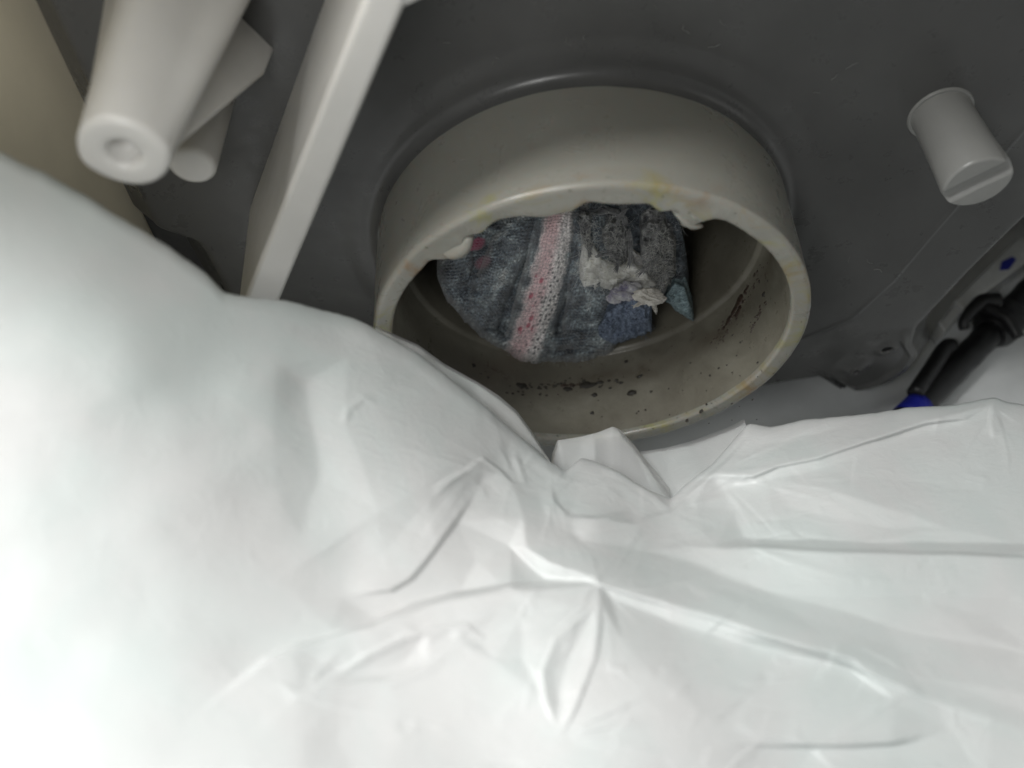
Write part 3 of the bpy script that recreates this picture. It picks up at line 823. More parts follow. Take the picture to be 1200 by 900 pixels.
def sock_uv(X, Y):
    c = 654 - 0.15 * (Y - 256) - 0.0007 * np.maximum(Y - 256, 0) ** 2
    fan = 1.0 + 0.0012 * (Y - 300)
    return (X - c) / fan, (Y - 222) + 0.10 * (X - 640)
SOCK_TUBES = [([(528, 296), (522, 340), (545, 378)], 26, 4.2), ([(612, 232), (592, 300), (566, 352), (558, 398)], 23, 5.6), ([(658, 220), (642, 315), (624, 372), (612, 426)], 29, 7.2),
              ([(694, 240), (694, 330), (688, 396)], 30, 5.6), ([(576, 402), (600, 418), (645, 424), (702, 420)], 15, 5.2), ([(590, 246), (552, 272)], 22, 3.8), ([(726, 382), (708, 416)], 16, 4.6),
              ([(556, 330), (575, 322)], 13, 3.2), ([(640, 405), (680, 398), (716, 396)], 12, 5.0)]
def sock_base(X, Y):
    wx = X + 7 * fbm(X / 40, Y / 40, 301, 2); wy = Y + 7 * fbm(X / 40, Y / 40, 305, 2)
    acc = np.zeros_like(X, dtype=float)
    for pl, w, h in SOCK_TUBES:
        d, _, _ = seg_dist(wx, wy, pl)
        b = h * np.sqrt(np.maximum(0, 1 - np.clip(d / w, 0, 1) ** 2))
        acc = np.maximum(acc, b) + 0.18 * np.minimum(acc, b)
    return 118.5 + 0.020 * (Y - 330) - acc + 0.7 * fbm(X / 24, Y / 24, 5, 3) + 3.0 * ss(280, 235, Y)
def knit_disp(X, Y):
    U, V = sock_uv(X, Y)
    pu, pv = 4.2, 3.8
    U = U + 9 * fbm(X / 40, Y / 40, 611, 2); V = V + 9 * fbm(X / 40, Y / 40, 617, 2)
    fu = U / pu - np.floor(U / pu)
    vv = V / pv + 0.9 * np.abs(fu - 0.5)
    strand = np.abs(np.sin(np.pi * fu)) ** 0.7 * (0.55 + 0.45 * np.cos(2 * np.pi * vv))
    wob = 0.6 + 0.5 * fbm(X / 14, Y / 14, 31, 2)
    return 0.55 * strand * wob + 0.35 * fbm(X / 9, Y / 9, 8, 3)
sock = empty('sock', (CX - 4, 115, CZ - 35), 'soaked grey knitted sock with a pink and white stripe stuffed into the drain spout', 'sock')
v, f, uv = patch([(512, 296), (530, 262), (560, 236), (610, 222), (700, 212), (740, 214)],
                 [(512, 322), (520, 345), (540, 370), (562, 394), (585, 410), (610, 424), (640, 428), (690, 427), (712, 416), (728, 396), (740, 370)],
                 300, 260, sock_base, 6.5, sock_uv, knit_disp, (22, 16))
body = obj('knit_body', v, f, M_knit, sock, uv=uv)
# dark felted end behind the lint
def felt(X, Y): return 1.6 * fbm(X / 16, Y / 16, 41, 4) + 0.5 * np.abs(fbm(X / 5, Y / 5, 47, 3))
v, f, uv = patch([(668, 216), (740, 206), (782, 222), (796, 250), (802, 280), (807, 318)], [(668, 372), (700, 372), (740, 352), (775, 340), (796, 348), (807, 334)], 130, 130,
                 lambda X, Y: 116.5 + 0.02 * (Y - 300), 6, None, felt, (14, 12))
obj('felted_end', v, f, M_dknit, sock)
v, f, uv = patch([(700, 384), (712, 362), (740, 345), (764, 340)], [(700, 398), (720, 402), (752, 394), (764, 386)], 80, 60,
                 lambda X, Y: 112.0 + 0.03 * (Y - 370) + 0.02 * (X - 730), 3.5, None, lambda X, Y: 1.9 * fbm(X / 11, Y / 11, 51, 4) + 0.4 * np.abs(np.sin(X / 2.2 + 2 * fbm(X / 9, Y / 9, 4, 2))), (8, 8), 5)
obj('blue_flap', v, f, M_bknit, sock, label='blue scrap of knit hanging below the lint')
v, f, uv = patch([(780, 345), (790, 330), (802, 332), (813, 366)], [(780, 352), (795, 364), (806, 372), (813, 376)], 40, 40,
                 lambda X, Y: 114.5 + 0.02 * (Y - 350), 2.5, None, lambda X, Y: 0.6 * fbm(X / 6, Y / 6, 61, 4), (6, 6), 4)
obj('teal_tip', v, f, M_teal, sock, label='teal pointed tip')

def hairs(n, xs, ys, ybase, lmin, lmax, rad, seed, droop=0.5, pts=6):
    r_ = np.random.default_rng(seed); parts = []
    for k in range(n):
        x = r_.uniform(*xs); y = r_.uniform(*ys)
        Yw = ybase(x, y)
        if Yw is None: continue
        p = on_y(np.array(x), np.array(y), Yw)
        dirv = np.array([r_.normal(0, 1), -abs(r_.normal(0.2, 0.5)), r_.normal(0, 0.9) - droop * 0.3]); dirv /= np.linalg.norm(dirv)
        L = r_.uniform(lmin, lmax); path = [p]
        for q in range(pts - 1):
            dirv = dirv + r_.normal(0, 0.38, 3); dirv /= np.linalg.norm(dirv)
            path.append(path[-1] + dirv * L / pts)
        v, f = sweep(np.array(path), np.linspace(rad, rad * 0.4, pts), 3, False)
        parts.append((v, f))
    return join(parts)
bx = np.array([(512, 322), (520, 345), (540, 370), (562, 394), (585, 410), (610, 424), (640, 428), (690, 427), (712, 416), (728, 396), (740, 370)], float)
def sock_surface(x, y):
    if y > np.interp(x, bx[:, 0], bx[:, 1]) - 1: return None
    X = np.array([[x]]); Y = np.array([[y]])
    return float(sock_base(X, Y)[0, 0]) - 0.1
v, f = hairs(1500, (516, 735), (240, 426), sock_surface, 0.6, 2.2, 0.03, 5)
obj('fuzz', v, f, M_hair, body, kind='stuff')
v, f = hairs(520, (680, 800), (236, 345), lambda x, y: 114.5 + 0.02 * (y - 300), 0.8, 2.6, 0.03, 9, pts=8)
obj('frayed_fibres', v, f, M_hair, sock, kind='stuff')
v, f = hairs(420, (702, 762), (345, 398), lambda x, y: 111.0 if y > 398 - (x - 700) * 0.15 - 18 and y < 395 else None, 0.8, 2.4, 0.045, 19)
obj('blue_fuzz', v, f, M_bknit, sock, kind='stuff')

# ------------------------------------------------------------------ lint wad lying on the sock
def lump(px, py, Y, rx, ry, rz, seed, amp=0.28, tilt=0.0, n=34):
    c = on_y(np.array(float(px)), np.array(float(py)), Y)
    a = np.linspace(-np.pi, np.pi, n * 2, endpoint=False); b = np.linspace(-np.pi / 2, np.pi / 2, n)
    B, A = np.meshgrid(b, a, indexing='ij')
    x = np.cos(B) * np.cos(A); y = np.cos(B) * np.sin(A); z = np.sin(B)
    d = 1 + amp * (fbm(x * 2.1 + 3 * z + seed, y * 2.1 - z + 9, seed, 4) + 0.25 * fbm(z * 5 + x * 4, y * 5 + x + seed, seed + 7, 3))
    x, y, z = x * rx * d, y * ry * d, z * rz * d
    ct, st_ = math.cos(tilt), math.sin(tilt)
    X = x * ct - z * st_; Z = x * st_ + z * ct
    return np.stack([c[0] + X, c[1] + y, c[2] + Z], -1).reshape(-1, 3), grid_faces(n, n * 2, True)
lint = empty('lint_wad', on_y(np.array(715.), np.array(325.), 112.0), 'soggy whitish wad of lint and torn threads clinging to the right of the sock', 'lint')
def fluff(seed, a1=1.1, a2=0.5):
    return lambda X, Y: a1 * fbm(X / 15, Y / 15, seed, 3) + a2 * (1 - 2.2 * np.abs(fbm(X / 8 + Y / 30, Y / 5, seed + 5, 3))) + 0.2 * fbm(X / 2.5, Y / 2.5, seed + 9, 2)
v, f, uv = patch([(678, 312), (683, 284), (696, 284), (706, 302), (722, 310), (742, 308), (758, 318), (770, 330)], [(678, 326), (686, 341), (700, 344), (714, 338), (730, 333), (746, 336), (758, 340), (770, 336)], 150, 100,
                 lambda X, Y: 111.4 + 0.03 * (Y - 300), 2.6, None, fluff(501), (9, 9), 3, 4)
obj('pale_lump', v, f, M_lint, lint)
parts_ = []
for sd, tp, bt in ((511, [(750, 272), (762, 256), (778, 258), (792, 284)], [(750, 300), (760, 338), (776, 346), (792, 316)]),
                   (521, [(704, 268), (714, 256), (728, 262), (736, 286)], [(704, 280), (716, 304), (728, 312), (736, 300)]),
                   (531, [(678, 252), (686, 246), (694, 252)], [(678, 268), (686, 292), (694, 288)])):
    v, f, uv = patch(tp, bt, 80, 80, lambda X, Y: 112.6 + 0.03 * (Y - 300), 2.4, None, fluff(sd, 1.3, 0.7), (7, 8), 2.5, 5)
    parts_.append((v, f))
v, f = join(parts_)
obj('grey_lump', v, f, M_lintd, lint)
v, f = join([lump(736, 342, 110.0, 2.6, 1.3, 1.9, 21, 0.75), lump(722, 347, 110.3, 1.6, 1.0, 1.6, 22, 0.75)])
obj('violet_lump', v, f, M_violet, lint)
cp = lambda pts, n=18: smooth_path(np.array([on_y(np.array(float(x)), np.array(float(y)), d) for x, y, d in pts]), n)
parts = [lump(758, 348, 109.0, 2.5, 1.2, 1.7, 31, 0.9), lump(772, 350, 108.8, 1.2, 0.7, 0.8, 33, 0.8, 0.3)]
rb = np.random.default_rng(8)
for pts, r0 in (([(752, 347, 109), (766, 351, 108.4), (779, 349, 108.2)], 0.8), ([(762, 353, 108.8), (769, 360, 108.6), (768, 369, 108.8)], 0.5), ([(757, 352, 108.8), (748, 357, 109), (741, 359, 109.4)], 0.6)):
    base_ = cp(pts, 12)
    for q in range(14):
        j_ = rb.normal(0, 0.45 * r0, (4, 3)); j_ = np.stack([np.interp(np.linspace(0, 3, 12), np.arange(4), j_[:, c_]) for c_ in range(3)], 1)
        parts.append(sweep((base_ + j_)[:rb.integers(7, 13)], 0.07 + 0.09 * rb.random(), 5))
v, f = join(parts)
obj('cream_thread', v, f, M_cream, lint, label='cream frayed thread end')
parts = []; rb = np.random.default_rng(4)
for pts, r0 in (([(676, 250, 112), (686, 262, 111), (690, 285, 110.5), (692, 300, 110)], 0.7), ([(690, 250, 112), (712, 246, 111), (728, 252, 110), (735, 268, 110)], 0.55),
                ([(722, 262, 110), (730, 250, 109.5), (732, 243, 109)], 0.45), ([(735, 268, 110), (740, 290, 109.6), (738, 312, 109.4)], 0.6),
                ([(748, 320, 109.6), (766, 306, 110), (776, 286, 110), (772, 264, 111)], 0.7), ([(700, 300, 110), (715, 296, 109.8), (726, 304, 109.5), (722, 318, 109.4)], 0.4)):
    base_ = cp(pts, 20)
    for q in range(26):
        j_ = rb.normal(0, 0.55 * r0, (5, 3)); j_ = np.stack([np.interp(np.linspace(0, 4, 20), np.arange(5), j_[:, c_]) for c_ in range(3)], 1)
        k0_, k1_ = sorted(rb.choice(20, 2, replace=False)); 
        if k1_ - k0_ < 6: k0_, k1_ = 0, 19
        parts.append(sweep((base_ + j_)[k0_:k1_ + 1], 0.05 + 0.06 * rb.random(), 4))
v, f = join(parts)
obj('strand', v, f, M_lintd, lint)
def wad(x, y):
    c_ = math.exp(-((x - 712) / 34) ** 2 - ((y - 322) / 12) ** 2) + 0.8 * math.exp(-((x - 774) / 13) ** 2 - ((y - 298) / 26) ** 2) + 0.7 * math.exp(-((x - 690) / 9) ** 2 - ((y - 285) / 26) ** 2) + 0.35 * math.exp(-((x - 722) / 12) ** 2 - ((y - 270) / 24) ** 2)
    return 110.6 + 0.02 * (y - 300) + 1.2 * math.sin(x / 7 + y / 11) if c_ > 0.32 + 0.25 * math.sin(x * 1.7 + y * 2.3) else None
v, f = hairs(2600, (676, 792), (246, 352), wad, 0.8, 3.6, 0.042, 77, pts=7)
obj('loose_fibre', v, f, M_lint, lint, kind='stuff')

# ------------------------------------------------------------------ white plastic bag
bag = empty('plastic_bag', (10, 40, -150), 'crumpled white plastic bag spread below the drain spout', 'plastic bag')
SIL = np.array([(-160, 100), (-80, 138), (0, 178), (50, 202), (100, 230), (200, 290), (240, 320), (262, 343), (290, 348), (330, 352), (400, 368), (430, 380), (490, 414), (553, 464), (600, 503), (644, 542), (662, 553), (681, 536),
                (700, 541), (720, 550), (761, 574), (786, 586), (802, 568), (835, 545), (860, 514), (876, 496), (905, 500), (940, 492), (960, 490), (1010, 485), (1060, 478), (1120, 474), (1150, 468), (1166, 466), (1180, 471), (1200, 474), (1300, 494), (1380, 510)], float)
BASE = np.array([(-160, 100, 92), (0, 178, 102), (130, 250, 110), (262, 343, 120), (430, 380, 138), (560, 470, 146), (640, 540, 150), (780, 580, 150), (880, 500, 158), (1060, 480, 162), (1166, 467, 162), (1380, 510, 160),
                 (-160, 500, 84), (-160, 1000, 72), (0, 900, 82), (0, 500, 92), (150, 420, 103), (300, 900, 90), (300, 500, 114), (450, 460, 130), (150, 700, 94), (420, 640, 116), (500, 560, 127), (600, 1000, 92), (600, 900, 100), (640, 700, 117), (600, 620, 127), (700, 620, 130),
                 (900, 1000, 97), (900, 900, 106), (900, 740, 118), (1000, 600, 137), (1200, 600, 140), (1200, 750, 122), (1200, 900, 108), (1380, 1000, 98), (1380, 700, 126), (430, 820, 101), (760, 820, 106)], float)
def tps(pts, X, Y, lam=0.02):
    s_ = 400.0
    p = pts[:, :2] / s_; z = pts[:, 2]; n = len(p)
    d = np.hypot(p[:, None, 0] - p[None, :, 0], p[:, None, 1] - p[None, :, 1])
    K = np.where(d > 0, d * d * np.log(d + 1e-12), 0) + lam * np.eye(n)
    A = np.zeros((n + 3, n + 3)); A[:n, :n] = K; A[:n, n] = 1; A[:n, n + 1:] = p; A[n, :n] = 1; A[n + 1:, :n] = p.T
    w = np.linalg.solve(A, np.r_[z, 0, 0, 0])
    x = X / s_; y = Y / s_; o = w[n] + w[n + 1] * x + w[n + 2] * y
    for k in range(n):
        r = np.hypot(x - p[k, 0], y - p[k, 1]); o = o + w[k] * np.where(r > 0, r * r * np.log(r + 1e-12), 0)
    return o
# folds: polyline left to right, height mm, width above, width below, exponent above, below
FOLDS = [
 ([(400, 699), (457, 691), (480, 677), (513, 640), (537, 610), (552, 588), (560, 570)], 0.9, 40, 4, 1.0, 1),
 ([(255, 822), (285, 796), (313, 773), (345, 760), (380, 752), (440, 733), (480, 712), (530, 700), (600, 691), (660, 686), (705, 683)], 1.6, 4, 50, 1, 1.0),
 ([(612, 612), (618, 640), (645, 658), (700, 680), (800, 716), (927, 752), (1000, 778), (1067, 808), (1160, 845)], 0.6, 36, 6, 1.0, 1),
 ([(800, 641), (840, 642), (900, 643), (1000, 648), (1100, 650), (1260, 654)], 1.2, 5, 50, 1, 1.0),
 ([(800, 560), (833, 557), (883, 558), (910, 547), (960, 537), (1013, 518), (1083, 497), (1130, 488), (1164, 470)], 1.0, 26, 4, 1.0, 1),
 ([(705, 690), (690, 715), (650, 750), (636, 785), (640, 820), (656, 860)], 0.5, 14, 4, 1, 1),
 ([(704, 700), (701, 735), (695, 772), (675, 822), (657, 860)], 0.5, 4, 14, 1.0, 1),
 ([(850, 872), (948, 871), (1045, 870), (1090, 866)], 0.8, 40, 4, 1.0, 1),
 ([(313, 793), (347, 812), (400, 806), (455, 798), (500, 780), (545, 752)], 0.35, 5, 14, 1, 1),
 ([(347, 812), (400, 790), (432, 768), (470, 748), (505, 738), (545, 734), (564, 750), (556, 764)], 0.4, 5, 10, 1, 1),
 ([(405, 500), (410, 480), (427, 467), (444, 474)], 0.22, 8, 5, 1, 1),
 ([(500, 578), (545, 556), (566, 540), (585, 553), (600, 568), (618, 572)], 0.6, 4, 20, 1, 1),
 ([(602, 532), (610, 552), (617, 570)], 0.3, 5, 7, 1, 1),
 ([(645, 566), (652, 590), (668, 606), (700, 606), (738, 596)], 0.6, 4, 16, 1, 1),
 ([(700, 545), (735, 556), (765, 577), (785, 598)], 0.5, 5, 8, 1, 1),
 ([(700, 604), (740, 612), (790, 600), (815, 575), (850, 545), (885, 505)], 0.6, 6, 24, 1.0, 1),
 ([(1166, 470), (1163, 490), (1166, 512)], 0.5, 12, 5, 1, 1),
]
def fold_height(X, Y):
    H = np.zeros_like(X)
    wx = 4 * fbm(X / 120, Y / 120, 71, 2); wy = 4 * fbm(X / 120, Y / 120, 75, 2)     # edges wander a little
    for poly, h, wu, wd, pu, pd in FOLDS:
        P = np.array(poly); m = max(wu, wd) + 12
        sel = (X > P[:, 0].min() - m) & (X < P[:, 0].max() + m) & (Y > P[:, 1].min() - m) & (Y < P[:, 1].max() + m)
        if not sel.any(): continue
        x = X[sel] + wx[sel]; y = Y[sel] + wy[sel]
        d, s_, t = seg_dist(x, y, poly)
        w = np.where(s_ > 0, wd, wu); p = np.where(s_ > 0, pd, pu)
        k = np.clip(1 - d / w, 0, 1)
        prof_ = np.where(w < 8, k * k * (3 - 2 * k), k ** p)
        H[sel] += h * prof_ * (0.08 + 0.92 * ss(0.0, 0.22, t) * ss(1.0, 0.78, t))
    return H
# taut facets between crests and valleys: (px, py, mm towards the viewer)
CREST = [
 [(262, 349, 0.5), (318, 376, 1.2), (324, 430, 1.5), (318, 515, 1.4), (249, 571, 1.3), (182, 612, 1.1)],
 [(430, 388, 1.8), (410, 416, 1.2), (405, 500, 0.3)],
 [(290, 462, 1.6), (318, 515, 1.9)],
 [(360, 450, -0.9), (372, 560, -1.0)],
 [(327, 682, 1.0), (440, 600, 1.6), (500, 572, 2.0), (557, 545, 2.5)],
 [(553, 466, 2.6), (558, 505, 2.7), (557, 545, 3.0)],
 [(557, 545, 3.0), (585, 553, 1.5), (600, 568, 2.4), (615, 606, 2.4)],
 [(600, 508, 2.4), (646, 546, 2.4), (652, 590, 1.0), (668, 606, 0.4), (738, 596, 0.6)],
 [(400, 699, 0.6), (457, 691, 0.4), (480, 677, 0.2), (513, 640, 0.0), (537, 612, -0.2), (560, 572, 0.6)],
 [(560, 660, -1.6), (600, 640, -1.2), (640, 676, -0.8)], [(440, 722, -0.9), (540, 694, -1.3), (560, 660, -1.6)],
 [(300, 780, 0.3), (345, 762, 0.6), (440, 735, 1.7), (530, 702, 2.3), (600, 692, 2.8), (705, 684, 3.4)],
 [(313, 793, 0.6), (347, 812, 1.5), (400, 803, 1.2), (455, 798, 1.4), (500, 780, 1.6), (545, 752, 2.0)],
 [(347, 812, 1.5), (400, 788, 0.3), (432, 770, 1.1), (470, 748, 1.5), (505, 738, 1.9), (545, 735, 2.1), (564, 752, 1.4)],
 [(384, 740, 0.9), (360, 770, 0.3), (347, 812, 1.5)], [(432, 770, 1.1), (446, 787, 0.5), (470, 780, 0.6), (490, 756, 1.0)],
 [(614, 722, 2.0), (614, 770, 1.4), (580, 772, 2.0)], [(614, 770, 1.4), (640, 764, 2.4)],
 [(705, 690, 3.4), (690, 715, 3.2), (650, 750, 2.7), (636, 788, 2.5), (640, 820, 2.2), (656, 860, 1.8)],
 [(704, 702, 3.2), (700, 735, 2.9), (695, 772, 2.6), (675, 822, 2.1), (656, 860, 1.8)],
 [(694, 726, 2.3), (668, 772, 1.3), (660, 815, 1.1), (656, 860, 1.8)],
 [(618, 640, 2.8), (645, 658, 3.0), (700, 676, 3.3), (800, 713, 3.3), (927, 750, 3.1), (1000, 776, 2.6), (1067, 806, 2.2), (1160, 842, 1.6), (1270, 880, 1.2)],
 [(660, 640, 1.6), (700, 655, 1.9), (800, 682, 2.2), (880, 712, 2.2), (967, 746, 2.0), (1067, 788, 1.7), (1250, 850, 1.0)],
 [(680, 630, 0.4), (760, 645, 0.2), (900, 692, 0.1), (1040, 732, 0.1), (1220, 770, 0.2)],
 [(720, 702, 1.0), (800, 735, -0.1), (930, 766, -0.8), (1000, 790, -0.3)],
 [(706, 702, 3.2), (730, 750, 2.2), (770, 795, 1.6), (820, 838, 1.5), (850, 854, 1.6)],
 [(560, 880, 1.2), (656, 866, 1.8), (760, 862, 1.5), (850, 853, 1.6), (950, 836, 1.4), (1050, 818, 1.5), (1200, 812, 1.3)],
 [(840, 641, 1.5), (900, 643, 1.7), (1000, 648, 1.7), (1200, 652, 1.9)], [(880, 633, -0.9), (1000, 637, -0.3), (1200, 640, -0.1)],
 [(880, 668, 0.9), (940, 668, 1.3), (1040, 684, 1.3), (1220, 686, 1.4)],
 [(840, 568, 0.0), (900, 562, 0.3), (960, 548, 0.3), (1040, 520, 0.4), (1120, 500, 0.5), (1163, 490, 1.2)],
 [(833, 556, 1.6), (883, 557, 1.6), (910, 546, 1.8), (960, 536, 1.8), (1013, 517, 1.8), (1083, 496, 1.8), (1160, 474, 1.8)],
 [(860, 530, 0.5), (930, 512, 0.6), (1040, 492, 0.8)],
 [(900, 560, 0.4), (960, 572, 1.0), (1033, 593, 1.0), (1110, 622, 0.5)], [(1000, 556, 0.2), (1150, 580, 0.0)], [(930, 600, -0.3), (1040, 620, -0.4)],
 [(845, 570, -0.6), (858, 600, -1.4), (872, 632, -1.7)], [(812, 592, 0.8), (826, 632, 0.9)], [(905, 596, 0.3), (918, 622, 0.0)],
 [(681, 540, 0.9), (720, 553, 0.8), (761, 577, 1.2), (785, 598, 1.2)], [(700, 604, 1.5), (742, 612, 1.2), (790, 602, 1.0)], [(734, 588, 0.5), (752, 606, 1.2)],
 [(948, 872, 1.6), (1045, 869, 1.4)], [(948, 878, 0.2), (1045, 876, 0.3)], [(948, 872, 1.6), (990, 915, 1.0)],
 [(180, 820, 0.6), (100, 890, 0.9)], [(60, 430, 0.4), (150, 402, 0.8), (250, 440, 0.5)],
]
from mathutils.geometry import delaunay_2d_cdt
def facets(X, Y):
    rr = np.random.default_rng(5)
    P, Z, E, idx = [], [], [], {}
    def add(x, y, z):
        k = (round(x), round(y))
        if k not in idx: idx[k] = len(P); P.append((float(x), float(y))); Z.append(z)
        return idx[k]
    for pl in CREST:
        ii = [add(*q) for q in pl]
        E += [(a_, b_) for a_, b_ in zip(ii[:-1], ii[1:]) if a_ != b_]
    C_ = np.array(P)
    for gx_ in np.arange(-200, 1420, 62):
        for gy_ in np.arange(60, 1080, 58):
            x = gx_ + rr.uniform(-24, 24); y = gy_ + rr.uniform(-22, 22)
            if np.hypot(C_[:, 0] - x, C_[:, 1] - y).min() > 46:
                w = np.exp(-np.hypot(C_[:, 0] - x, C_[:, 1] - y) / 60); zb = (w * np.array(Z[:len(C_)])).sum() / (w.sum() + 0.4)
                add(x, y, zb * 0.7 + rr.normal(0, 0.10 if x < 330 else 0.28))
    vo, eo, fo, ov, oe, of = delaunay_2d_cdt([mathutils.Vector(p) for p in P], E, [], 0, 1e-4, True)
    zz = np.array([np.mean([Z[k] for k in o_]) if len(o_) else np.nan for o_ in ov])
    vo = np.array([(v[0], v[1]) for v in vo])
    for k in np.where(np.isnan(zz))[0]:
        d_ = np.hypot(*(np.array(P) - vo[k]).T); n_ = np.argsort(d_)[:3]; w = 1 / (d_[n_] + 1); zz[k] = (np.array(Z)[n_] * w).sum() / w.sum()
    H = np.zeros_like(X)
    Xmin = X.min(0); Xmax = X.max(0)
    for f_ in fo:
        a_, b_, c_ = vo[f_[0]], vo[f_[1]], vo[f_[2]]
        xmin, xmax = min(a_[0], b_[0], c_[0]), max(a_[0], b_[0], c_[0])
        hit = np.where((Xmax >= xmin) & (Xmin <= xmax))[0]
        if not len(hit): continue
        j0, j1 = hit[0], hit[-1] + 1
        xs_ = X[:, j0:j1]; ys_ = Y[:, j0:j1]
        det = (b_[1] - c_[1]) * (a_[0] - c_[0]) + (c_[0] - b_[0]) * (a_[1] - c_[1])
        if abs(det) < 1e-9: continue
        l0 = ((b_[1] - c_[1]) * (xs_ - c_[0]) + (c_[0] - b_[0]) * (ys_ - c_[1])) / det
        l1 = ((c_[1] - a_[1]) * (xs_ - c_[0]) + (a_[0] - c_[0]) * (ys_ - c_[1])) / det
        l2 = 1 - l0 - l1
        ins = (l0 >= -1e-6) & (l1 >= -1e-6) & (l2 >= -1e-6)
        H[:, j0:j1][ins] = (l0 * zz[f_[0]] + l1 * zz[f_[1]] + l2 * zz[f_[2]])[ins]
    return H
def blur(H, n):
    k = np.hanning(n + 2)[1:-1]; k /= k.sum(); m = n // 2
    P = np.pad(H, m, 'edge')
    P = sum(k[q] * P[:, q:q + H.shape[1]] for q in range(n))
    return sum(k[q] * P[q:q + H.shape[0]] for q in range(n))
rc = np.random.default_rng(29)
def random_creases(X, Y):
    H = np.zeros_like(X)
    for k in range(190):
        cx_, cy_ = rc.uniform(400, 1260), rc.uniform(450, 960)
        a_ = rc.normal(-0.25, 0.7); L = rc.uniform(18, 80)
        dx, dy = math.cos(a_) * L / 2, math.sin(a_) * L / 2
        w1, w2 = rc.uniform(4, 8), rc.uniform(8, 26); h = rc.uniform(0.03, 0.16) * (1 if rc.random() < 0.75 else -1)
        if rc.random() < 0.5: w1, w2 = w2, w1
        poly = [(cx_ - dx, cy_ - dy), (cx_ + rc.normal(0, 4), cy_ + rc.normal(0, 4)), (cx_ + dx, cy_ + dy)]
        sel = (abs(X - cx_) < L / 2 + 34) & (abs(Y - cy_) < L / 2 + 34)
        if not sel.any(): continue
        d, s_, t = seg_dist(X[sel], Y[sel], poly)
        kk = np.clip(1 - d / np.where(s_ > 0, w2, w1), 0, 1)
        H[sel] += h * (0.2 if cx_ < 480 else 0.9) * kk ** 1.3 * (ss(0, 0.3, t) * ss(1, 0.7, t))
    return H
PINCH = [(600, 562, 16, 150, 0.0, 6.3), (705, 690, 18, 170, 0.0, 6.3), (648, 574, 12, 110, 0.0, 6.3), (838, 556, 14, 190, -0.7, 1.2), (1163, 474, 10, 120, 0.4, 2.9), (347, 812, 10, 110, -1.0, 0.6), (557, 545, 7, 140, 1.6, 3.6), (656, 862, 10, 150, -0.6, 0.5), (872, 640, 8, 160, -0.4, 0.5), (785, 596, 10, 110, -0.9, 1.6), (948, 872, 8, 120, -0.5, 0.4)]
def pinch_creases(X, Y):
    H = np.zeros_like(X); q_ = np.random.default_rng(17)
    for px, py, n, L0, a0, a1 in PINCH:
        for k in range(n):
            a_ = q_.uniform(a0, a1); L = L0 * q_.uniform(0.35, 1.0); s0 = q_.uniform(4, 30); c_ = q_.normal(0, 0.16)
            pl = [(px + math.cos(a_ + c_ * t) * (s0 + L * t), py + math.sin(a_ + c_ * t) * (s0 + L * t) * 0.8) for t in np.linspace(0, 1, 5)]
            w1, w2 = q_.uniform(3, 6), q_.uniform(8, 20); h = q_.uniform(0.03, 0.15)
            if q_.random() < 0.5: w1, w2 = w2, w1
            P = np.array(pl)
            sel = (X > P[:, 0].min() - 22) & (X < P[:, 0].max() + 22) & (Y > P[:, 1].min() - 22) & (Y < P[:, 1].max() + 22)
            if not sel.any(): continue
            d, s_, t = seg_dist(X[sel], Y[sel], pl)
            wsc = 0.5 + 0.9 * t
            kk = np.clip(1 - d / (np.where(s_ > 0, w2, w1) * wsc), 0, 1)
            H[sel] += h * kk ** 1.2 * ss(0, 0.12, t) * ss(1, 0.35, t)
    return H
NX, NV = 820, 430
xs = np.linspace(-150, 1360, NX)
sil = np.interp(xs, SIL[:, 0], SIL[:, 1])
kk = np.hanning(7); kk /= kk.sum(); sil = np.convolve(np.pad(sil, 3, 'edge'), kk, 'valid')
sil = sil + 1.6 * fbm(xs / 26, xs * 0 + 2, 91, 3)
vv = np.linspace(0, 1, NV) ** 0.92
X = np.broadcast_to(xs, (NV, NX)); Y = 1000 + (sil - 1000)[None] * vv[:, None]
D0 = tps(BASE, X, Y)
Hf = facets(X + 5 * fbm(X / 90, Y / 90, 201, 2), Y + 5 * fbm(X / 90, Y / 90, 207, 2))
wide = 0.12 + 0.88 * ss(500, 240, X)
Hf = blur(Hf, 5) * (1 - wide) + blur(blur(Hf, 25), 21) * wide
H = 0.82 * Hf + blur(fold_height(X, Y), 3) + 1.2 * random_creases(X, Y) + pinch_creases(X, Y) + 0.6 * fbm(X / 150, Y / 110, 13, 2) + 0.03 * fbm(X / 34, Y / 24, 17, 2)
D = D0 - H * (D0 / 120.0) * 0.9
# the sheet rolls over along its far edge
e = np.clip((Y - sil[None]) / 16.0, 0, 1)
D = D + 1.8 * (1 - np.sqrt(1 - (1 - e) ** 2))
verts = [at(X, Y, D)]
Dl = D[-1]
for a_ in np.linspace(0.25, 1.3, 5):
    verts.append(at(xs, sil + 12 * (1 - math.cos(a_)), Dl + 1.6 * math.sin(a_) + 0.6)[None])
for t_ in (1, 2, 3, 4):
    verts.append(at(xs, sil + 10 + t_ * 9, Dl + 2.6 + t_ * 1.6)[None])
V = np.concatenate([q.reshape(-1, 3) for q in verts])
obj('film_sheet', V, grid_faces(NV + 9, NX), M_film, bag)
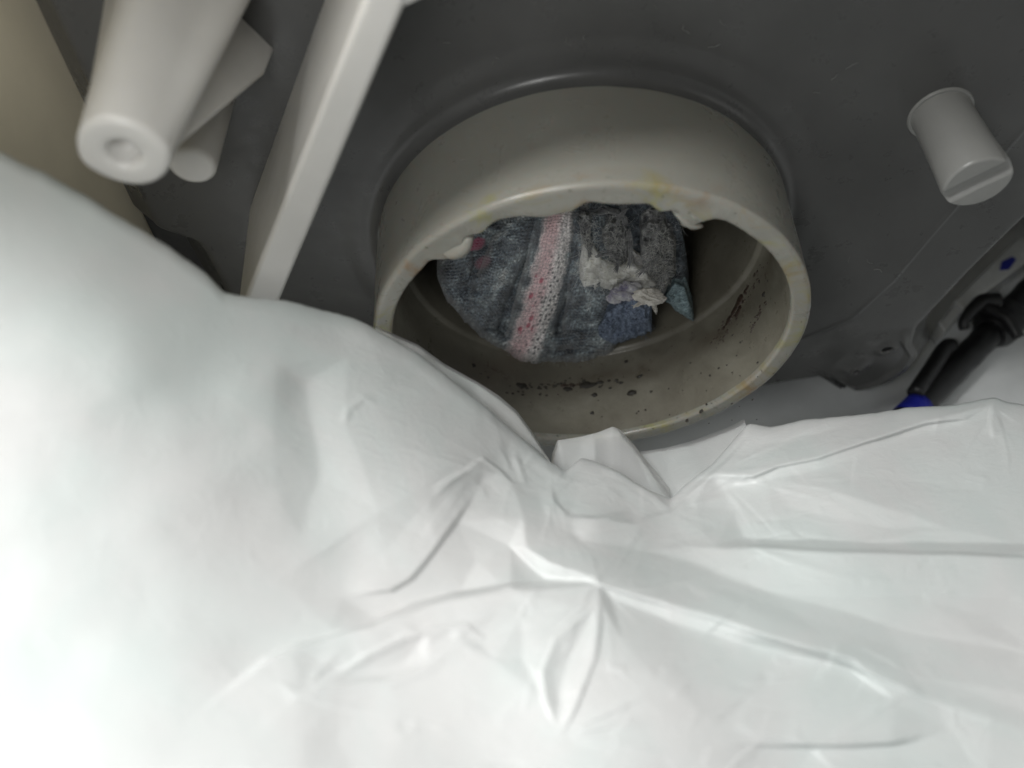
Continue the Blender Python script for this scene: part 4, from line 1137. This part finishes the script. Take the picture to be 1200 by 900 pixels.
# second layer of the bag under the first
xs2 = np.linspace(-150, 1360, 160); sil2 = np.interp(xs2, SIL[:, 0], SIL[:, 1]) + 26
v2 = np.linspace(0, 1, 80)
X2, Y2_ = np.meshgrid(xs2, v2); Y2_ = 1000 + (sil2 - 1000)[None] * v2[:, None]
D2 = tps(BASE, X2, Y2_) + 8 + 1.2 * fbm(X2 / 70, Y2_ / 50, 33, 3)
obj('lower_film', at(X2, Y2_, D2).reshape(-1, 3), grid_faces(80, 160), M_film, bag)
# loose single-film edges standing up behind the fold
def flap(top, bot, dtop, dbot, nx=70, ny=26, seed=0):
    top = np.array(top, float); bot = np.array(bot, float)
    u = np.linspace(0, 1, nx); v = np.linspace(0, 1, ny)
    def res(p):
        d = np.r_[0, np.cumsum(np.hypot(*np.diff(p, axis=0).T))]; d /= d[-1]
        return np.interp(u, d, p[:, 0]), np.interp(u, d, p[:, 1])
    tx, ty = res(top); bx_, by_ = res(bot)
    X = tx[None] + (bx_ - tx)[None] * v[:, None]; Y = ty[None] + (by_ - ty)[None] * v[:, None]
    D = dtop + (dbot - dtop) * v[:, None] + 0.9 * fbm(X / 55, Y / 55, seed, 2) + 0.8 * np.abs(fbm(X / 48 + 5, Y / 90, seed + 3, 1))
    # rolled top hem
    hem = np.exp(-v[:, None] / 0.06)
    D = D + 1.0 * hem
    obj('film_edge', at(X, Y, D).reshape(-1, 3), grid_faces(ny, nx), M_flap, bag)
flap([(440, 382), (490, 404), (520, 426), (560, 448), (585, 464), (606, 482), (622, 504), (638, 530), (648, 546)], [(440, 400), (490, 430), (553, 476), (600, 516), (644, 556), (668, 585)], 152, 151, seed=101)
flap([(642, 556), (648, 530), (653, 516), (680, 512), (700, 507), (718, 500), (726, 503), (742, 520), (756, 538), (784, 572)], [(650, 590), (690, 600), (730, 604), (790, 604)], 157, 153, seed=111)
flap([(744, 530), (780, 525), (810, 517), (835, 508), (860, 498), (872, 491)], [(770, 590), (800, 590), (835, 565), (880, 515)], 161, 157, seed=121)

scene.render.engine = 'CYCLES'
